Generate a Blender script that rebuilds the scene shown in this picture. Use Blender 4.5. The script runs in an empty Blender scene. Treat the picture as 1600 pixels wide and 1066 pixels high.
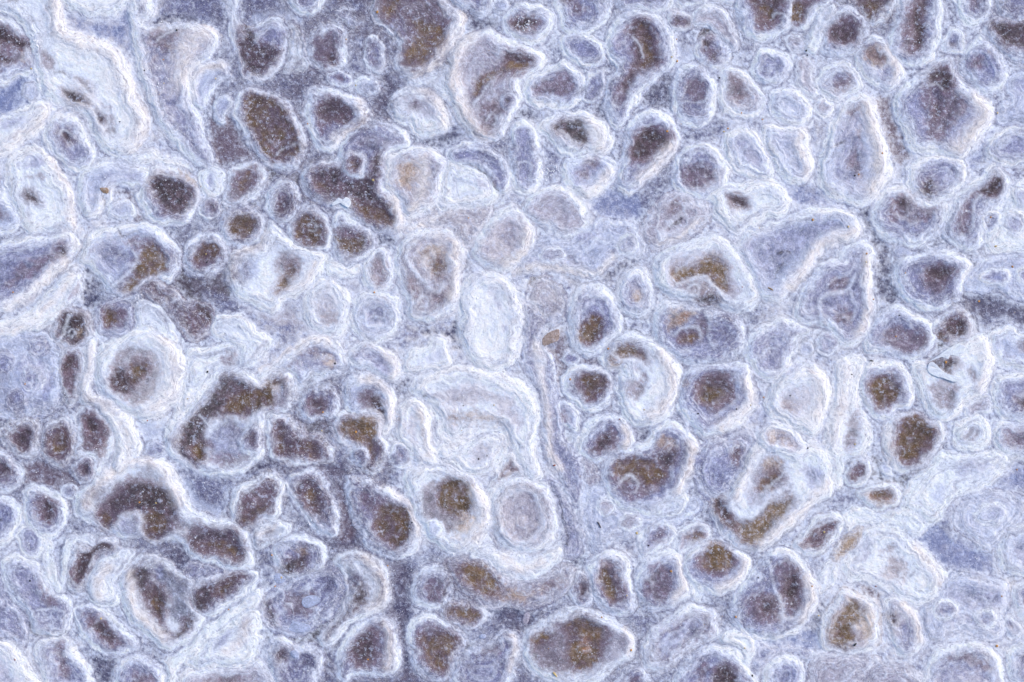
import bpy, math, random
import numpy as np
from mathutils import Vector

# ---------------------------------------------------------------- camera, world, sun, exposure
S = 0.001                      # one map unit = 1 mm; the place is about 1.6 m by 1.07 m of crust
MAPW, MAPH = 1600.0, 1066.0
sc = bpy.context.scene
COL = sc.collection
CAM_H = 2.05
cam_d = bpy.data.cameras.new('camera')
cam = bpy.data.objects.new('camera', cam_d); COL.objects.link(cam)
cam.location = (0, 0, CAM_H)
cam.rotation_euler = (0, 0, 0)
cam_d.sensor_width = 36.0
cam_d.lens = 36.0 * CAM_H / (MAPW * S)
cam_d.clip_start = 0.05
cam_d.clip_end = 100
sc.camera = cam

SUN_EL, SUN_AZ = math.radians(40), math.radians(62)     # azimuth clockwise from +Y
w = bpy.data.worlds.new('World'); sc.world = w; w.use_nodes = True
nt = w.node_tree; bg = nt.nodes['Background']
sky = nt.nodes.new('ShaderNodeTexSky'); sky.sky_type = 'NISHITA'; sky.sun_disc = False; sky.ozone_density = 3.6; sky.dust_density = 2.0
sky.sun_elevation = SUN_EL; sky.sun_rotation = SUN_AZ
nt.links.new(sky.outputs[0], bg.inputs[0]); bg.inputs[1].default_value = 0.15
sd = bpy.data.lights.new('sun', 'SUN'); sun = bpy.data.objects.new('sun', sd); COL.objects.link(sun)
sd.energy = 1.75; sd.angle = math.radians(24); sd.color = (1.0, 0.85, 0.68)
dv = Vector((math.sin(SUN_AZ)*math.cos(SUN_EL), math.cos(SUN_AZ)*math.cos(SUN_EL), math.sin(SUN_EL)))
sun.rotation_euler = dv.to_track_quat('Z', 'Y').to_euler()
sc.view_settings.view_transform = 'Standard'
sc.view_settings.look = 'None'
sc.view_settings.exposure = EXPO = 0.47
sc.view_settings.gamma = 1.0
sc.view_settings.use_curve_mapping = False

# ---- traced map of the crust: M mound, O outline, K floor patch, L ridge, W crest with sunlit cream painted in, F fissure, G low ground
DATA = """
G c 6 285,755 300,795 330,808 352,795 362,765 350,762 345,783 325,790 305,775 297,750
G c 6 395,20 440,10 470,30 450,45 430,30 400,35
G c 5 120,60 60,110 70,160 50,140 55,100
G m 6 330,150 370,190 400,240 350,262 320,240 330,200
G m 5 310,228 335,225 350,250 330,258
G c 6 215,620 260,665 225,690 215,665
G c 6 1040,120 1050,105 1060,70 1090,90 1060,100
G c 8 700,60 705,120 720,60 740,20 725,35
G u 4 395,292 412,262 470,258 500,245 480,262 470,300 470,320 450,280 420,285 405,320 395,330
G d 5 565,620 625,600 640,590 625,640 620,690
G d 4 395,640 410,600 415,700 400,730
G b 3 -25,128 35,123 60,148 50,165 10,178 -25,175
G b 4 108,25 150,35 190,22 206,8 204,60 202,85 178,62 130,52
G d 4 220,36 260,22 300,28 315,34 280,36 238,40
G d 5 600,112 620,140 610,165 620,185 640,205 660,215 700,200 708,222 660,232 610,200 585,180 590,150
G d 4 185,150 212,130 222,160 232,190 220,190
G d 4 735,30 760,25 775,42 760,52 738,48
G m 4 1365,155 1385,150 1400,180 1415,220 1420,248 1400,262 1385,225 1375,185
G b 4 1258,215 1272,225 1282,262 1268,262
G b 4 1545,200 1555,205 1540,225 1525,262 1505,265 1520,235
G d 4 1005,125 1040,120 1055,140 1050,180 1040,172 1010,160
G d 4 800,178 830,172 842,190 812,200
G d 3 940,165 955,190 950,200 925,178
G b 6 1225,285 1270,295 1300,318 1350,318 1300,328 1240,320 1222,300
G d 4 1352,315 1366,320 1372,360 1392,390 1395,430 1402,465 1380,470 1368,440 1366,400 1345,340
G b 4 920,322 945,298 985,300 1005,330 970,346 940,342
G d 3 855,380 885,392 912,412 925,402 942,384 935,415 900,418
G u 4 268,395 285,398 300,425 330,440 362,452 352,462 330,452 312,462 312,478 285,470 275,450 265,435
G u 3 325,430 345,418 365,452 348,456
G d 4 130,415 145,420 145,440 162,455 152,500 130,498 128,460
G m 3 180,300 215,298 225,320 230,342 210,348 210,325 200,310
G d 3 175,340 215,345 210,368 190,362 180,350
G d 4 580,362 605,366 622,372 618,385 600,388 582,378
G u 4 -25,462 20,458 30,465 10,475 -25,480
G d 4 712,500 724,470 722,540 700,535 640,515 660,508 690,515
G d 5 875,420 900,430 925,440 960,418 985,405 1000,410 960,430 940,440 900,445 880,440
G d 4 1010,500 1030,465 1025,450 1015,480
G d 7 1500,460 1540,458 1570,470 1625,475 1625,520 1580,500 1550,490 1520,492 1505,480
G d 4 1450,378 1478,372 1500,385 1515,395 1500,400 1470,388
G g 6 540,410 565,405 570,455 548,465
G p 5 380,465 440,475 480,500 500,515 440,505 390,485
G d 4 720,380 732,395 740,420 722,428 716,405
G u 3 1250,140 1262,155 1290,160 1272,165 1262,160
M w 1.2 | large white tongue-shaped mound in the upper left with a mauve swirl inside
 O 60,-25 95,-20 100,40 125,58 165,68 195,95 208,140 228,180 225,215 202,238 168,238 148,215 135,178 95,165 70,145 55,110 45,60 20,25 -25,12 -25,-25
 W 14 92,10 92,40 105,58 165,75 192,110 208,155 222,190 215,220 205,230
 K m 5 60,70 80,80 90,100 70,120 60,95
 K m 6 160,155 172,172 188,195 192,208 175,220 160,200
 K u 2 97,140 118,143 132,153 140,162 128,166 108,160
 K u 3 125,122 138,132 148,145 138,143 128,133
 K u 2 153,178 162,180 168,195 158,200 152,190
 L 3 85,112 105,118 122,130 140,148 155,162 168,178 171,195 163,205 155,198 150,180
 F 3 85,113 100,113 112,122
M g 0.8 | brown-centred hollow at the left edge just below the top left corner
 O -25,30 20,32 40,50 52,95 50,112 25,124 -25,130
 K m 5 -25,38 30,40 42,70 45,100 20,105 -25,110
 K u 2 -12,42 10,42 20,55 42,65 45,80 25,75 10,70 -12,72
 K u 2 -12,88 10,90 22,97 5,99
 K t 3 32,80 42,82 40,100 32,95
M c 0.6 | pale low bubble in the blue-grey pool by the left edge
 O 37,142 41,134 48,131 56,134 59,142 56,150 48,153 40,150
M w 1.1 | bright white diagonal ridge running from the left edge up to the pale bubble
 O 75,158 80,170 70,195 45,212 20,235 -25,258 -25,190 10,182 35,172 55,158
 W 10 72,170 62,190 40,208 10,232
 K g 4 5,190 35,180 45,190 20,205 5,205
M w 1.0 | white scalloped mound at the top edge above the blue triangular pool
 O 95,-25 102,5 125,20 155,26 185,18 205,0 208,-25
 K g 6 120,-25 125,-5 155,5 180,-5 185,-25
M g 1.0 | pale oval mound with a tiny brown chip in its upper half, left side
 O 80,180 110,178 130,190 138,215 150,240 140,262 105,268 90,250 75,225 68,205
 K u 1.5 97,207 104,205 115,212 108,222 100,218
 L 2 93,210 98,202 108,204 120,213
M w 1.0 | rounded white mound with grey folds left of the long cream crest
 O 12,262 22,242 42,230 62,230 75,245 85,265 105,285 112,310 118,345 115,360 80,358 45,365 30,340 20,315 12,285
 K g 3 30,255 60,240 72,255 62,265 35,262
 K m 3 30,280 60,270 75,278 65,284 45,286
 K u 3 35,300 50,300 62,312 58,318 45,314
 W 7 76,248 95,276 108,300 113,330 116,350
 L 2 17,280 20,300 30,320
M c 0.9 | plain whitish mound cut by the left edge a third of the way down
 O -25,295 0,298 18,315 32,340 25,360 5,368 -25,370
 K m 5 -25,320 5,325 12,345 -25,350
M g 1.1 | long grey slope bounded by the thin straight white wall in the upper left
 O 212,-25 237,-25 238,20 225,34 240,42 300,40 325,45 345,60 325,95 302,112 300,150 315,180 320,215 335,248 322,262 282,235 247,195 230,150 214,95 207,40
 L 7 209,-10 211,50 222,100 236,150 258,200 285,228 312,255
 K m 7 235,42 280,40 300,47 285,62 255,85 240,108 228,70
 K u 4 258,70 268,68 262,82 254,82
 W 18 332,42 312,60 290,85 285,125
 L 2 245,65 260,52 275,48
M c 1.0 | small white hooked ridge curling beside the long grey slope
 O 300,130 305,110 325,98 350,98 358,118 345,125 335,135 330,150 322,168 305,168 298,150
 W 6 305,150 308,120 328,105 350,105
 K g 3 320,130 332,122 325,145 315,158
M c 0.8 | ear-shaped white bump left of the big speckled brown oval
 O 335,170 340,158 352,151 362,165 358,172 352,180 352,192 342,190
 K g 2 345,165 353,162 350,175
M g 0.8 | dark triangular hollow hanging from the top edge left of centre
 O 352,-25 358,10 362,60 375,95 380,118 400,122 420,118 440,100 450,70 445,40 425,25 405,40 385,45 372,25 370,-25
 K m 3 358,5 370,25 378,45 385,85 372,70 365,40
 K g 5 395,50 430,35 445,50 440,75 425,70 410,55
 K u 2 383,38 392,48 400,60 410,70 422,75 436,82 425,102 410,114 395,118 385,108 375,75 378,58
M g 1.2 | big speckled brown oval with a thin arc line across its lower right
 O 372,148 395,137 425,145 452,160 470,195 480,225 476,242 457,268 435,266 405,242 385,218 370,188 366,165
 K o 2 385,150 400,143 420,152 440,162 455,185 470,215 472,235 450,252 432,255 412,235 395,215 382,185
 K m 2 425,225 455,208 470,207 455,220 440,232 430,243
 L 1.5 432,245 445,232 465,222
 F 1.5 430,145 412,158
M g 1.0 | greyish scalloped mound at the top edge right of the triangular hollow
 O 445,-25 452,8 470,25 492,24 505,5 508,-25
M w 0.9 ! | bright white saddle between the triangular hollow and a round mauve mound
 O 452,35 470,50 478,80 484,105 465,112 443,112 450,85 455,60
M g 0.9 | rounded mauve-centred mound in the upper part right of the white saddle
 O 485,60 500,42 520,38 538,52 542,75 540,98 525,108 500,110 485,95 479,75
 K m 4 490,62 505,52 525,56 532,75 528,98 505,103 490,92
 K u 2 512,85 525,82 527,98 512,100
M c 0.6 | upper of two little pale warts near the top left of the brown wedge
 O 527,20 531,12 540,11 545,18 542,26 533,28
M c 0.6 | lower of two little pale warts near the top left of the brown wedge
 O 538,33 545,26 553,30 554,38 547,43 540,40
M g 0.7 | slender upright oval of thin pale rings left of the brown wedge
 O 570,62 590,60 600,85 596,108 578,112 568,90
 K m 2 576,85 584,82 588,98 580,105
M p 1.2 | large brown wedge-shaped hollow under a cream crest at the top edge
 O 590,-25 580,8 585,35 600,45 615,60 622,80 618,105 640,122 665,115 695,90 715,58 722,30 702,8 682,-25
 K m 4 590,-15 672,-12 700,30 706,60 690,85 640,115 620,90 630,60 598,42 585,15
 K a 3 640,25 665,28 690,40 698,55 690,75 670,95 650,107 632,97 635,75 648,55 642,40
 K a 3 600,-5 625,-5 620,20 605,28 598,12
 K g 3 612,32 630,25 640,40 635,55 618,50
 W 9 722,20 722,45 702,75 675,105 650,122
M w 0.9 ! | dull white boss at the inner tip of the cream crest near a small brown slit
 O 640,128 660,118 685,108 700,92 712,100 700,125 705,150 690,150 668,136 650,138
M w 1.0 | cream-rimmed mound with a small brown slit, below the cream crest
 O 608,165 618,150 640,140 670,142 688,160 700,185 697,202 670,214 650,210 635,195 615,185
 K p 5 630,150 660,148 680,165 680,185 655,185 635,172
 K u 1.5 643,164 649,158 648,170 643,172
 W 8 655,138 675,150 692,175 692,195
M g 1.0 | mound with a squarish speckled mauve centre below the round mauve one
 O 478,150 490,138 520,142 555,150 575,165 582,185 565,205 545,218 522,235 500,234 487,215 480,190
 K m 3 497,155 520,150 540,158 555,175 545,192 515,198 510,215 500,216 497,185
 K u 4 500,160 520,155 545,170 540,190 515,190 500,180
 W 8 560,160 570,185 550,205 525,220
M g 0.7 | flat little oval with a grey-brown middle above the squarish mauve mound
 O 510,118 530,112 550,120 548,134 525,137 512,130
 K m 3 518,122 535,118 542,126 528,132
M c 0.7 | small pale bean beside the flat little oval near the dark junction
 O 555,128 572,120 590,128 592,145 577,152 560,142
M p 1.3 | big mound holding an olive crescent and a pink floor, top centre
 O 765,48 790,62 825,70 850,85 850,105 830,118 812,130 818,155 807,175 792,200 775,220 745,220 722,195 708,168 690,140 692,110 702,85 722,62 745,50
 W 12 735,60 712,90 708,130 722,165 735,195 755,210
 K p 5 735,120 745,95 790,75 825,82 840,100 820,115 790,122 760,150 745,162
 K m 3 750,165 770,150 785,150 795,170 780,190 775,210 758,207 748,185
 K u 3 790,80 820,82 834,98 815,110 792,108
 K a 2 740,155 743,128 760,112 785,102 800,96 825,100 815,112 790,114 770,122 755,145
 L 2 742,165 752,150 762,138
 L 2 760,190 766,180 776,182 776,192 768,196
M c 0.8 | small round knob with a dark pit inside the pink-floored crescent mound
 O 780,158 786,148 797,147 808,154 809,168 800,174 788,172
 K u 2 788,156 795,154 798,162 790,166
M g 1.0 | oval mound with a crystal-sprinkled brown eye at the top centre
 O 788,45 790,25 805,8 825,5 850,12 862,30 862,52 845,66 820,68 800,60
 K m 4 798,38 812,22 835,22 848,40 835,55 808,52
 K u 2 800,38 815,27 830,28 832,40 820,47 803,47
M c 0.7 | small pale knob touching the top edge above the crystal-sprinkled eye
 O 768,5 780,-3 795,2 798,15 785,23 770,18
M g 0.9 | greyish mound hanging from the top edge above a plain oval
 O 865,-25 872,20 882,48 905,52 927,48 948,25 952,-25
 K m 4 888,5 908,0 920,15 906,27 892,20
 K u 3 870,-25 905,-25 895,0 875,0
M g 1.0 | plain oval mound with a grey middle left of the S-shaped hollow
 O 876,70 882,55 905,52 930,62 944,82 938,100 920,106 898,98 882,88
 K g 3 895,72 910,65 925,75 928,88 915,92 900,86
M g 1.2 | tall S-shaped mound with a long brown curved hollow in the upper right
 O 955,40 975,22 1005,18 1030,28 1048,55 1056,80 1050,102 1030,122 1008,140 992,165 977,190 962,202 951,185 944,155 950,125 962,110 948,85 946,60
 K m 4 975,40 1000,30 1020,45 1035,75 1035,100 1010,115 990,130 985,155 970,170 958,162 960,140 978,118 985,95 968,75
 K u 2 985,38 1005,32 1015,50 1025,75 1032,90 1025,105 1000,112 985,130 980,145 975,130 985,112 992,90 985,65
 K o 2 1000,38 1012,45 1020,75 1025,95 1012,108 1000,105 1005,85 995,60
 K g 3 970,60 988,55 992,78 975,80
 L 1.5 988,58 998,75 1006,90
 L 2 958,160 968,168 980,160 988,145
M g 1.0 | broad oval mound with a faint mauve floor left of a slim one, upper centre
 O 818,140 830,120 860,105 885,98 907,115 912,140 902,160 870,170 840,166 822,155
 K m 4 832,135 860,118 885,112 900,130 898,148 870,156 840,152
 L 2 868,112 890,108 902,122 904,145
M g 0.8 | slim upright oval right beside the broad faint mauve one
 O 914,125 928,111 943,112 946,135 936,156 920,163 911,148
 K g 2 922,125 935,120 935,140 925,152 918,145
M w 1.1 | white lobed mound with a rough dark brown nook, below the broad oval
 O 840,198 865,185 900,175 928,182 948,200 955,228 942,242 915,238 892,242 866,226
 K u 2 862,197 880,188 905,190 915,205 920,222 905,230 885,216 870,208
 W 12 925,195 938,215 935,232
M c 1.1 | round white bowl with two tiny brown chips in its grey bottom
 O 878,265 888,250 915,242 942,240 958,252 960,275 942,300 915,312 893,302 880,285
 K g 4 892,270 910,258 940,250 945,262 930,282 900,290
 K u 1.5 918,252 930,250 926,256
 K u 1.5 908,272 915,270 913,277
 W 8 950,268 935,295 915,303
M g 1.0 | narrow upright double-lobed mound left of the rough dark nook
 O 800,215 808,195 825,190 840,200 844,235 847,270 837,298 815,304 800,287 796,250
 L 2 805,270 808,255 820,252 830,260 828,285
 K g 3 810,205 825,200 830,225 818,240 808,225
M g 1.1 | upright oval with scratched grey-mauve floor right of the dark wedge gutter
 O 1053,130 1060,110 1080,99 1102,107 1116,130 1119,155 1111,185 1090,197 1066,192 1054,170
 K m 4 1070,125 1090,116 1106,138 1104,165 1080,162 1070,142
 L 1.5 1075,160 1095,162 1105,155
M g 0.8 | small mound with twin brown dimples left of the pale arch near the top
 O 1042,25 1058,17 1080,25 1078,45 1055,49 1044,40
 K u 2 1052,27 1060,26 1064,36 1054,38
 K u 2 1068,30 1078,30 1078,40 1068,40
M p 1.1 | smooth pale arch-shaped ridge near the top right of centre
 O 1080,25 1095,12 1120,11 1140,28 1153,60 1146,82 1125,66 1105,45 1082,42
M g 0.8 | curled grey fold tucked under the smooth pale arch
 O 1088,95 1092,58 1110,50 1132,68 1138,90 1122,110 1102,102
 K u 2 1085,60 1095,46 1108,44 1112,52 1098,60
 K u 2 1098,68 1108,66 1108,80 1100,80
 K u 2 1110,88 1120,84 1122,96 1112,98
M p 0.9 | lavender hollow fenced by a jagged pale lip, right of the scratched oval
 O 1126,108 1150,104 1176,124 1190,150 1185,175 1160,182 1140,178 1128,170
 K m 5 1130,115 1150,115 1172,140 1168,158 1140,160 1128,140
M g 1.2 | mound with a large mauve-brown floor and a little ring at its top
 O 972,235 982,200 1000,178 1020,171 1046,184 1060,210 1056,237 1037,260 1002,290 975,302 963,285 968,260
 K m 3 995,205 1020,198 1050,200 1053,220 1040,240 1010,256 988,262 976,250 985,220
 K u 2 1000,208 1020,202 1040,210 1045,225 1025,240 1000,250 985,245 988,225
 L 2 1002,190 1008,184 1018,188 1018,196 1008,200 1002,196
 W 10 1050,230 1030,255 1000,280
M g 1.3 | big mauve-brown hollow hanging from the top edge near the upper right
 O 1150,-25 1150,20 1162,50 1190,63 1222,56 1238,38 1240,-25
 K m 4 1165,-25 1235,-25 1228,30 1205,50 1180,42
 K u 3 1172,-15 1228,-20 1212,25 1195,42 1180,30
 K o 2 1185,10 1200,3 1215,20 1205,35 1190,28
 L 2 1208,28 1212,20 1224,20 1232,30 1228,42 1215,40
M g 1.0 | olive-floored pocket at the top edge just left of the white hooked loop
 O 1240,-25 1235,35 1262,45 1278,18 1300,3 1302,-25
 K m 3 1245,-25 1298,-25 1275,10 1260,38 1238,35
 K o 2 1235,5 1250,0 1262,12 1252,35 1238,32
M w 1.1 | white hooked loop ridge enclosing a grey pocket near the top right
 O 1252,75 1268,50 1272,22 1285,10 1302,10 1306,20 1292,40 1285,62 1270,85
 K g 2 1286,30 1290,18 1298,18 1292,30 1284,42
M g 1.1 | squarish mound with a bristly dark brown floor beside the white loop
 O 1278,75 1288,45 1300,25 1325,8 1345,22 1357,45 1352,70 1332,86 1300,86 1282,82
 K m 3 1295,40 1320,18 1342,32 1350,50 1338,68 1310,68 1292,60
 K u 2 1302,45 1320,32 1338,45 1335,62 1315,66 1302,60
M m 1.0 | olive wedge with sparkling specks at the top edge, right of the bristly floor
 O 1325,-25 1332,5 1347,28 1360,42 1380,32 1402,10 1408,-25
 K o 2 1333,-25 1340,10 1355,30 1370,18 1388,0 1392,-25
M g 1.2 | tall mound with a long mauve trough hanging from the top edge
 O 1385,70 1398,30 1408,-25 1462,-25 1470,20 1467,60 1457,90 1430,107 1403,97 1386,82
 K p 4 1402,70 1408,20 1420,-25 1448,-25 1448,30 1442,60 1448,82 1420,94 1404,80
 K m 3 1405,60 1415,10 1422,-15 1446,-10 1448,30 1440,60 1442,82 1418,88
 K u 2 1428,20 1440,0 1443,40 1440,75 1428,75 1424,45
 W 8 1395,10 1380,35 1365,52
M g 1.1 | oval mound whose tan floor carries three black specks
 O 1333,80 1345,63 1368,57 1388,70 1402,95 1410,120 1396,138 1370,136 1348,118 1336,98
 K t 3 1347,85 1352,70 1368,65 1384,82 1392,105 1370,112 1350,100
 K u 1 1367,86 1373,87 1378,94 1372,94
 K u 1 1356,79 1359,79 1358,83
 W 8 1388,80 1400,105 1398,125
M g 1.0 | oval mound with grey-mauve floor under the bristly squarish mound
 O 1280,120 1290,105 1312,97 1332,110 1347,130 1337,146 1310,156 1288,148 1278,135
 K m 4 1298,128 1315,112 1332,122 1328,142 1305,146
 L 2 1300,140 1298,122 1312,110 1330,118
M g 1.1 | round mound with a plain grey floor right of the scratched lavender hollow
 O 1172,98 1185,80 1207,76 1227,85 1234,105 1224,126 1200,134 1178,126 1170,112
 K g 3 1197,95 1212,87 1226,95 1226,112 1208,116
M p 0.6 | little blister above and right of the plain grey round mound
 O 1225,62 1238,55 1256,60 1262,75 1250,84 1235,80
M p 0.8 | smooth pinkish sliver with two black pits at its upper end
 O 1240,105 1252,90 1266,95 1270,120 1280,140 1267,150 1248,135
M p 0.6 | pale heart-shaped nub below the black chips, upper right
 O 1268,165 1280,152 1298,157 1303,170 1290,184 1274,180
M c 1.0 | white curled ring above the boot-shaped mound in the upper right
 O 1202,165 1205,148 1225,138 1248,145 1262,165 1262,188 1245,196 1225,188 1210,180
 K d 2 1203,155 1208,160 1208,178 1202,172
 L 3 1218,175 1215,160 1225,150 1240,155
M c 1.2 | boot-shaped smooth pale mound in the upper right
 O 1188,205 1200,194 1225,198 1250,198 1262,208 1262,225 1268,245 1270,268 1255,287 1230,282 1210,257 1197,230
 K g 4 1220,210 1232,205 1240,218 1228,225
 W 8 1250,205 1248,225 1258,250 1258,275
M c 1.4 | tall pear-shaped pale mound with a bright right crest and a small dark slit
 O 1283,240 1298,202 1315,170 1335,152 1357,150 1368,175 1378,205 1388,240 1392,270 1372,300 1345,322 1315,312 1288,297 1277,268
 K g 5 1305,215 1318,178 1345,160 1352,180 1347,215 1352,250 1347,285 1325,297 1302,278 1308,240
 K m 5 1320,170 1345,165 1345,180 1325,190
 K m 6 1325,235 1345,230 1348,270 1325,275
 F 2.5 1297,235 1308,227 1318,223
 K m 2 1338,207 1345,197 1349,215 1342,222
 W 12 1356,165 1364,200 1372,240 1372,275 1358,298
M g 1.5 | very large mound with a dark almond slit in a mauve floor, upper right
 O 1398,155 1415,135 1440,115 1462,97 1487,93 1497,122 1520,145 1542,155 1548,185 1532,215 1505,248 1485,247 1460,237 1425,232 1410,197 1400,172
 K m 4 1445,120 1465,102 1487,108 1492,130 1515,160 1500,190 1480,215 1465,232 1445,215 1440,175 1435,145
 K u 3 1447,115 1470,108 1490,120 1488,140 1475,145 1450,132
 K d 1.5 1452,138 1465,140 1474,155 1470,185 1460,184 1455,160
 K u 1.5 1458,165 1468,165 1468,184 1462,186
 L 2 1445,136 1462,134 1474,142
 W 14 1530,155 1532,185 1512,215 1495,235
M g 0.7 | small hollow button left of a clean oval near the top right
 O 1471,65 1480,46 1495,44 1506,58 1504,80 1490,86 1474,82
 K m 2 1475,68 1485,60 1498,68 1494,80 1477,81
M g 1.2 | clean oval mound with grey floor and a tan chip on its rim, top right
 O 1504,90 1514,68 1535,60 1556,77 1571,105 1567,132 1545,148 1523,141 1509,120
 K g 3 1512,90 1530,78 1550,90 1556,115 1540,137 1522,127 1510,105
 K m 4 1515,90 1530,82 1538,100 1530,112 1515,105
 K t 1 1542,77 1548,77 1548,83 1543,84
M g 0.9 | grey scalloped bulge at the top edge right of the mauve trough
 O 1493,-25 1496,15 1510,36 1530,40 1548,20 1548,-25
 K m 3 1508,-25 1532,-20 1535,12 1518,22
M g 0.8 | lavender lobe touching the top edge near the top right corner
 O 1552,-25 1556,10 1568,30 1595,34 1625,25 1625,-25
M g 1.2 | long dark brown hollow running off the right edge near the top
 O 1538,42 1560,30 1592,30 1625,28 1625,88 1590,95 1558,78 1542,62
 K u 3 1546,42 1570,38 1625,34 1625,75 1590,76 1562,65
M c 1.0 ! | whitish shoulder at the right edge with one black chip
 O 1572,130 1590,113 1625,110 1625,195 1590,196 1558,190 1562,165 1578,158
 K g 4 1580,130 1600,120 1610,150 1590,155
M g 1.1 | smooth grey-floored oval at the right edge below the black-chipped shoulder
 O 1538,228 1555,210 1580,202 1625,198 1625,250 1600,252 1570,258 1545,247
 K g 4 1555,228 1580,215 1610,212 1600,240 1570,248
M g 1.2 | elongated grey-mauve mound on the left slanting up to the right
 O -25,400 20,375 70,367 108,360 122,375 118,392 106,410 65,447 40,470 0,490 -25,492
 K g 6 -10,420 30,395 80,378 105,380 100,402 60,430 20,450 -10,455
 K m 5 5,440 30,415 70,395 92,392 98,403 70,425 40,440 12,452
 K u 2 90,385 100,383 108,398 100,401
 W 8 104,408 75,435 45,462 10,482
M w 1.0 | narrow white ridge under the slanting grey-mauve mound on the left
 O 120,420 127,435 112,470 92,500 55,520 -25,545 -25,505 20,500 60,472 95,435
 W 6 115,430 85,470 40,505 0,520
 K g 3 78,460 88,448 92,450 82,465
M c 1.1 | white C-shaped lobe with a small tan chip at its inner corner
 O 122,300 128,268 150,255 190,254 225,262 238,275 222,288 200,290 180,292 174,310 163,330 150,343 132,336
 K g 6 160,270 200,262 225,275 200,285 165,285
 F 3 164,308 167,320 160,333
M g 1.2 | oval mound with coarse speckled brown floor touching the C-shaped lobe
 O 222,285 232,268 255,261 285,266 308,283 314,302 307,327 292,347 265,354 238,347 223,327 215,305
 K t 5 278,264 300,268 310,285 305,295 290,282 280,274
 K u 3 233,283 245,273 270,275 290,285 306,298 297,325 275,338 255,330 240,310
M c 0.7 | small white pebble-like oval nested below the tan chip
 O 168,330 175,315 195,311 209,318 210,332 190,341 173,339
M w 0.9 | small ring knob with a grey eye, right of the coarse brown floor
 O 308,282 312,268 325,257 343,260 353,275 353,292 340,304 322,304 310,295
 K g 3 320,278 328,270 338,278 336,290 326,292
M g 0.7 | tiny brown-eyed button just under the grey-eyed ring knob
 O 313,322 318,310 330,305 340,311 343,328 330,341 317,338
 K u 2 324,318 332,314 338,322 330,329
M p 0.9 | slanting mauve pocket with an olive streak right of the ring knob
 O 350,312 358,290 360,268 380,257 402,254 414,270 411,292 399,311 380,322 360,321
 K m 3 355,308 362,290 366,268 385,260 403,258 405,280 392,305 375,315
 K a 3 372,292 384,270 394,262 388,285 378,302
M g 1.0 | olive-floored oval right below the slanting mauve pocket
 O 345,350 352,332 370,324 395,327 414,342 416,361 403,380 380,387 358,380 347,365
 K o 2 356,345 368,333 392,332 403,345 399,362 382,374 365,369 357,358
M g 1.0 | olive-mauve oval just left of the large cream-rimmed double pan
 O 288,400 297,378 315,364 340,364 354,382 358,405 345,420 322,434 300,430 290,415
 K m 3 300,408 308,386 325,377 344,381 348,393 336,410 318,422 302,425
 K o 2 303,402 310,388 325,378 342,382 347,392 335,406 318,412
M c 1.3 | broad mound with an olive kidney hollow in its right half, left of centre
 O 125,400 133,375 160,358 190,350 225,348 258,364 278,390 281,415 268,440 247,435 225,447 205,453 190,462 173,457 160,442 150,430 145,420 126,415
 K g 4 135,390 170,376 205,393 208,418 190,432 165,432 150,410
 K d 4 170,385 185,388 205,402 195,410 170,400
 K m 4 200,372 240,370 255,390 225,395 205,390
 K a 2 185,450 205,430 213,410 222,388 240,382 256,395 262,415 256,427 230,435 215,445 203,456 192,453
 L 2 208,392 214,408 205,425 188,438 175,448
 F 2 185,355 195,368 218,360
M m 0.9 ! | mauve tongue ending in a dark curled tip, left of centre
 O 215,450 235,436 255,440 275,453 285,470 305,473 325,480 333,505 322,527 300,532 283,517 268,497 248,477 228,465
 K u 3 302,475 315,475 328,488 331,505 318,502
 L 2 268,470 278,468 282,478 274,482
M g 0.9 ! | mauve oval with an olive smear left of a bright white hump
 O 150,500 155,484 175,473 200,476 210,495 207,515 187,524 160,517
 K m 3 158,490 172,480 198,484 203,500 190,512 165,512
 K o 2 160,490 172,482 184,490 182,505 168,508
M w 0.9 ! | bright white hump right of the olive-smeared oval
 O 212,478 235,466 258,482 272,510 280,535 255,540 232,522 212,518
M p 0.6 | thin grey sliver between dark gutter and white ridge, left side
 O 115,445 125,430 131,448 120,465 106,477 105,460
M w 1.2 | large cream-rimmed double pan with an olive streak, left of centre
 O 352,420 360,395 385,384 402,382 414,362 422,348 440,362 462,380 500,392 510,408 500,430 480,446 462,462 442,472 430,488 405,480 380,468 360,447
 K c 5 368,415 385,400 402,405 405,430 390,445 372,435
 K m 5 420,412 438,388 465,393 480,410 465,430 450,445 440,462 430,452 438,430 428,424
 K o 3 448,415 463,414 458,430 444,450 433,456 438,440
 W 7 362,440 360,410 375,390 400,388 415,368
 W 5 490,410 480,435 455,450
M g 1.1 | round mound with a small reddish-brown eye left of the twin olive ovals
 O 414,315 420,298 438,284 459,289 468,308 464,330 449,345 429,342 416,331
 K u 3 429,318 438,307 452,308 456,318 446,334 434,334
M g 1.1 | left one of the twin olive ovals with pale speckled whorl
 O 450,360 458,338 474,321 500,326 514,344 519,365 514,388 495,392 472,386 456,374
 K m 2 458,355 470,333 495,332 512,345 515,370 508,388 480,386 462,374
 K o 2 462,350 472,335 492,336 503,348 505,365 500,382 485,384 465,370
 L 1.5 482,350 490,345 496,352 492,362 484,360
M g 1.1 | right one of the twin olive ovals with a mauve top
 O 517,350 522,334 536,330 552,344 568,357 580,365 584,382 573,397 555,408 533,408 519,392
 K m 3 519,352 535,345 552,352 562,368 570,375 545,378 520,368
 K o 2 521,368 540,372 560,370 573,376 566,391 550,403 531,396
 L 1.5 519,345 518,368 522,388 530,400
M g 1.3 | large dark purple-brown basin crossed by a torn edge, upper left of centre
 O 472,278 482,262 505,254 524,248 530,225 546,200 575,187 602,188 628,203 640,228 612,238 602,255 600,285 605,300 625,322 632,345 622,360 600,365 572,358 552,340 535,325 512,318 490,316 476,298
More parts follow.
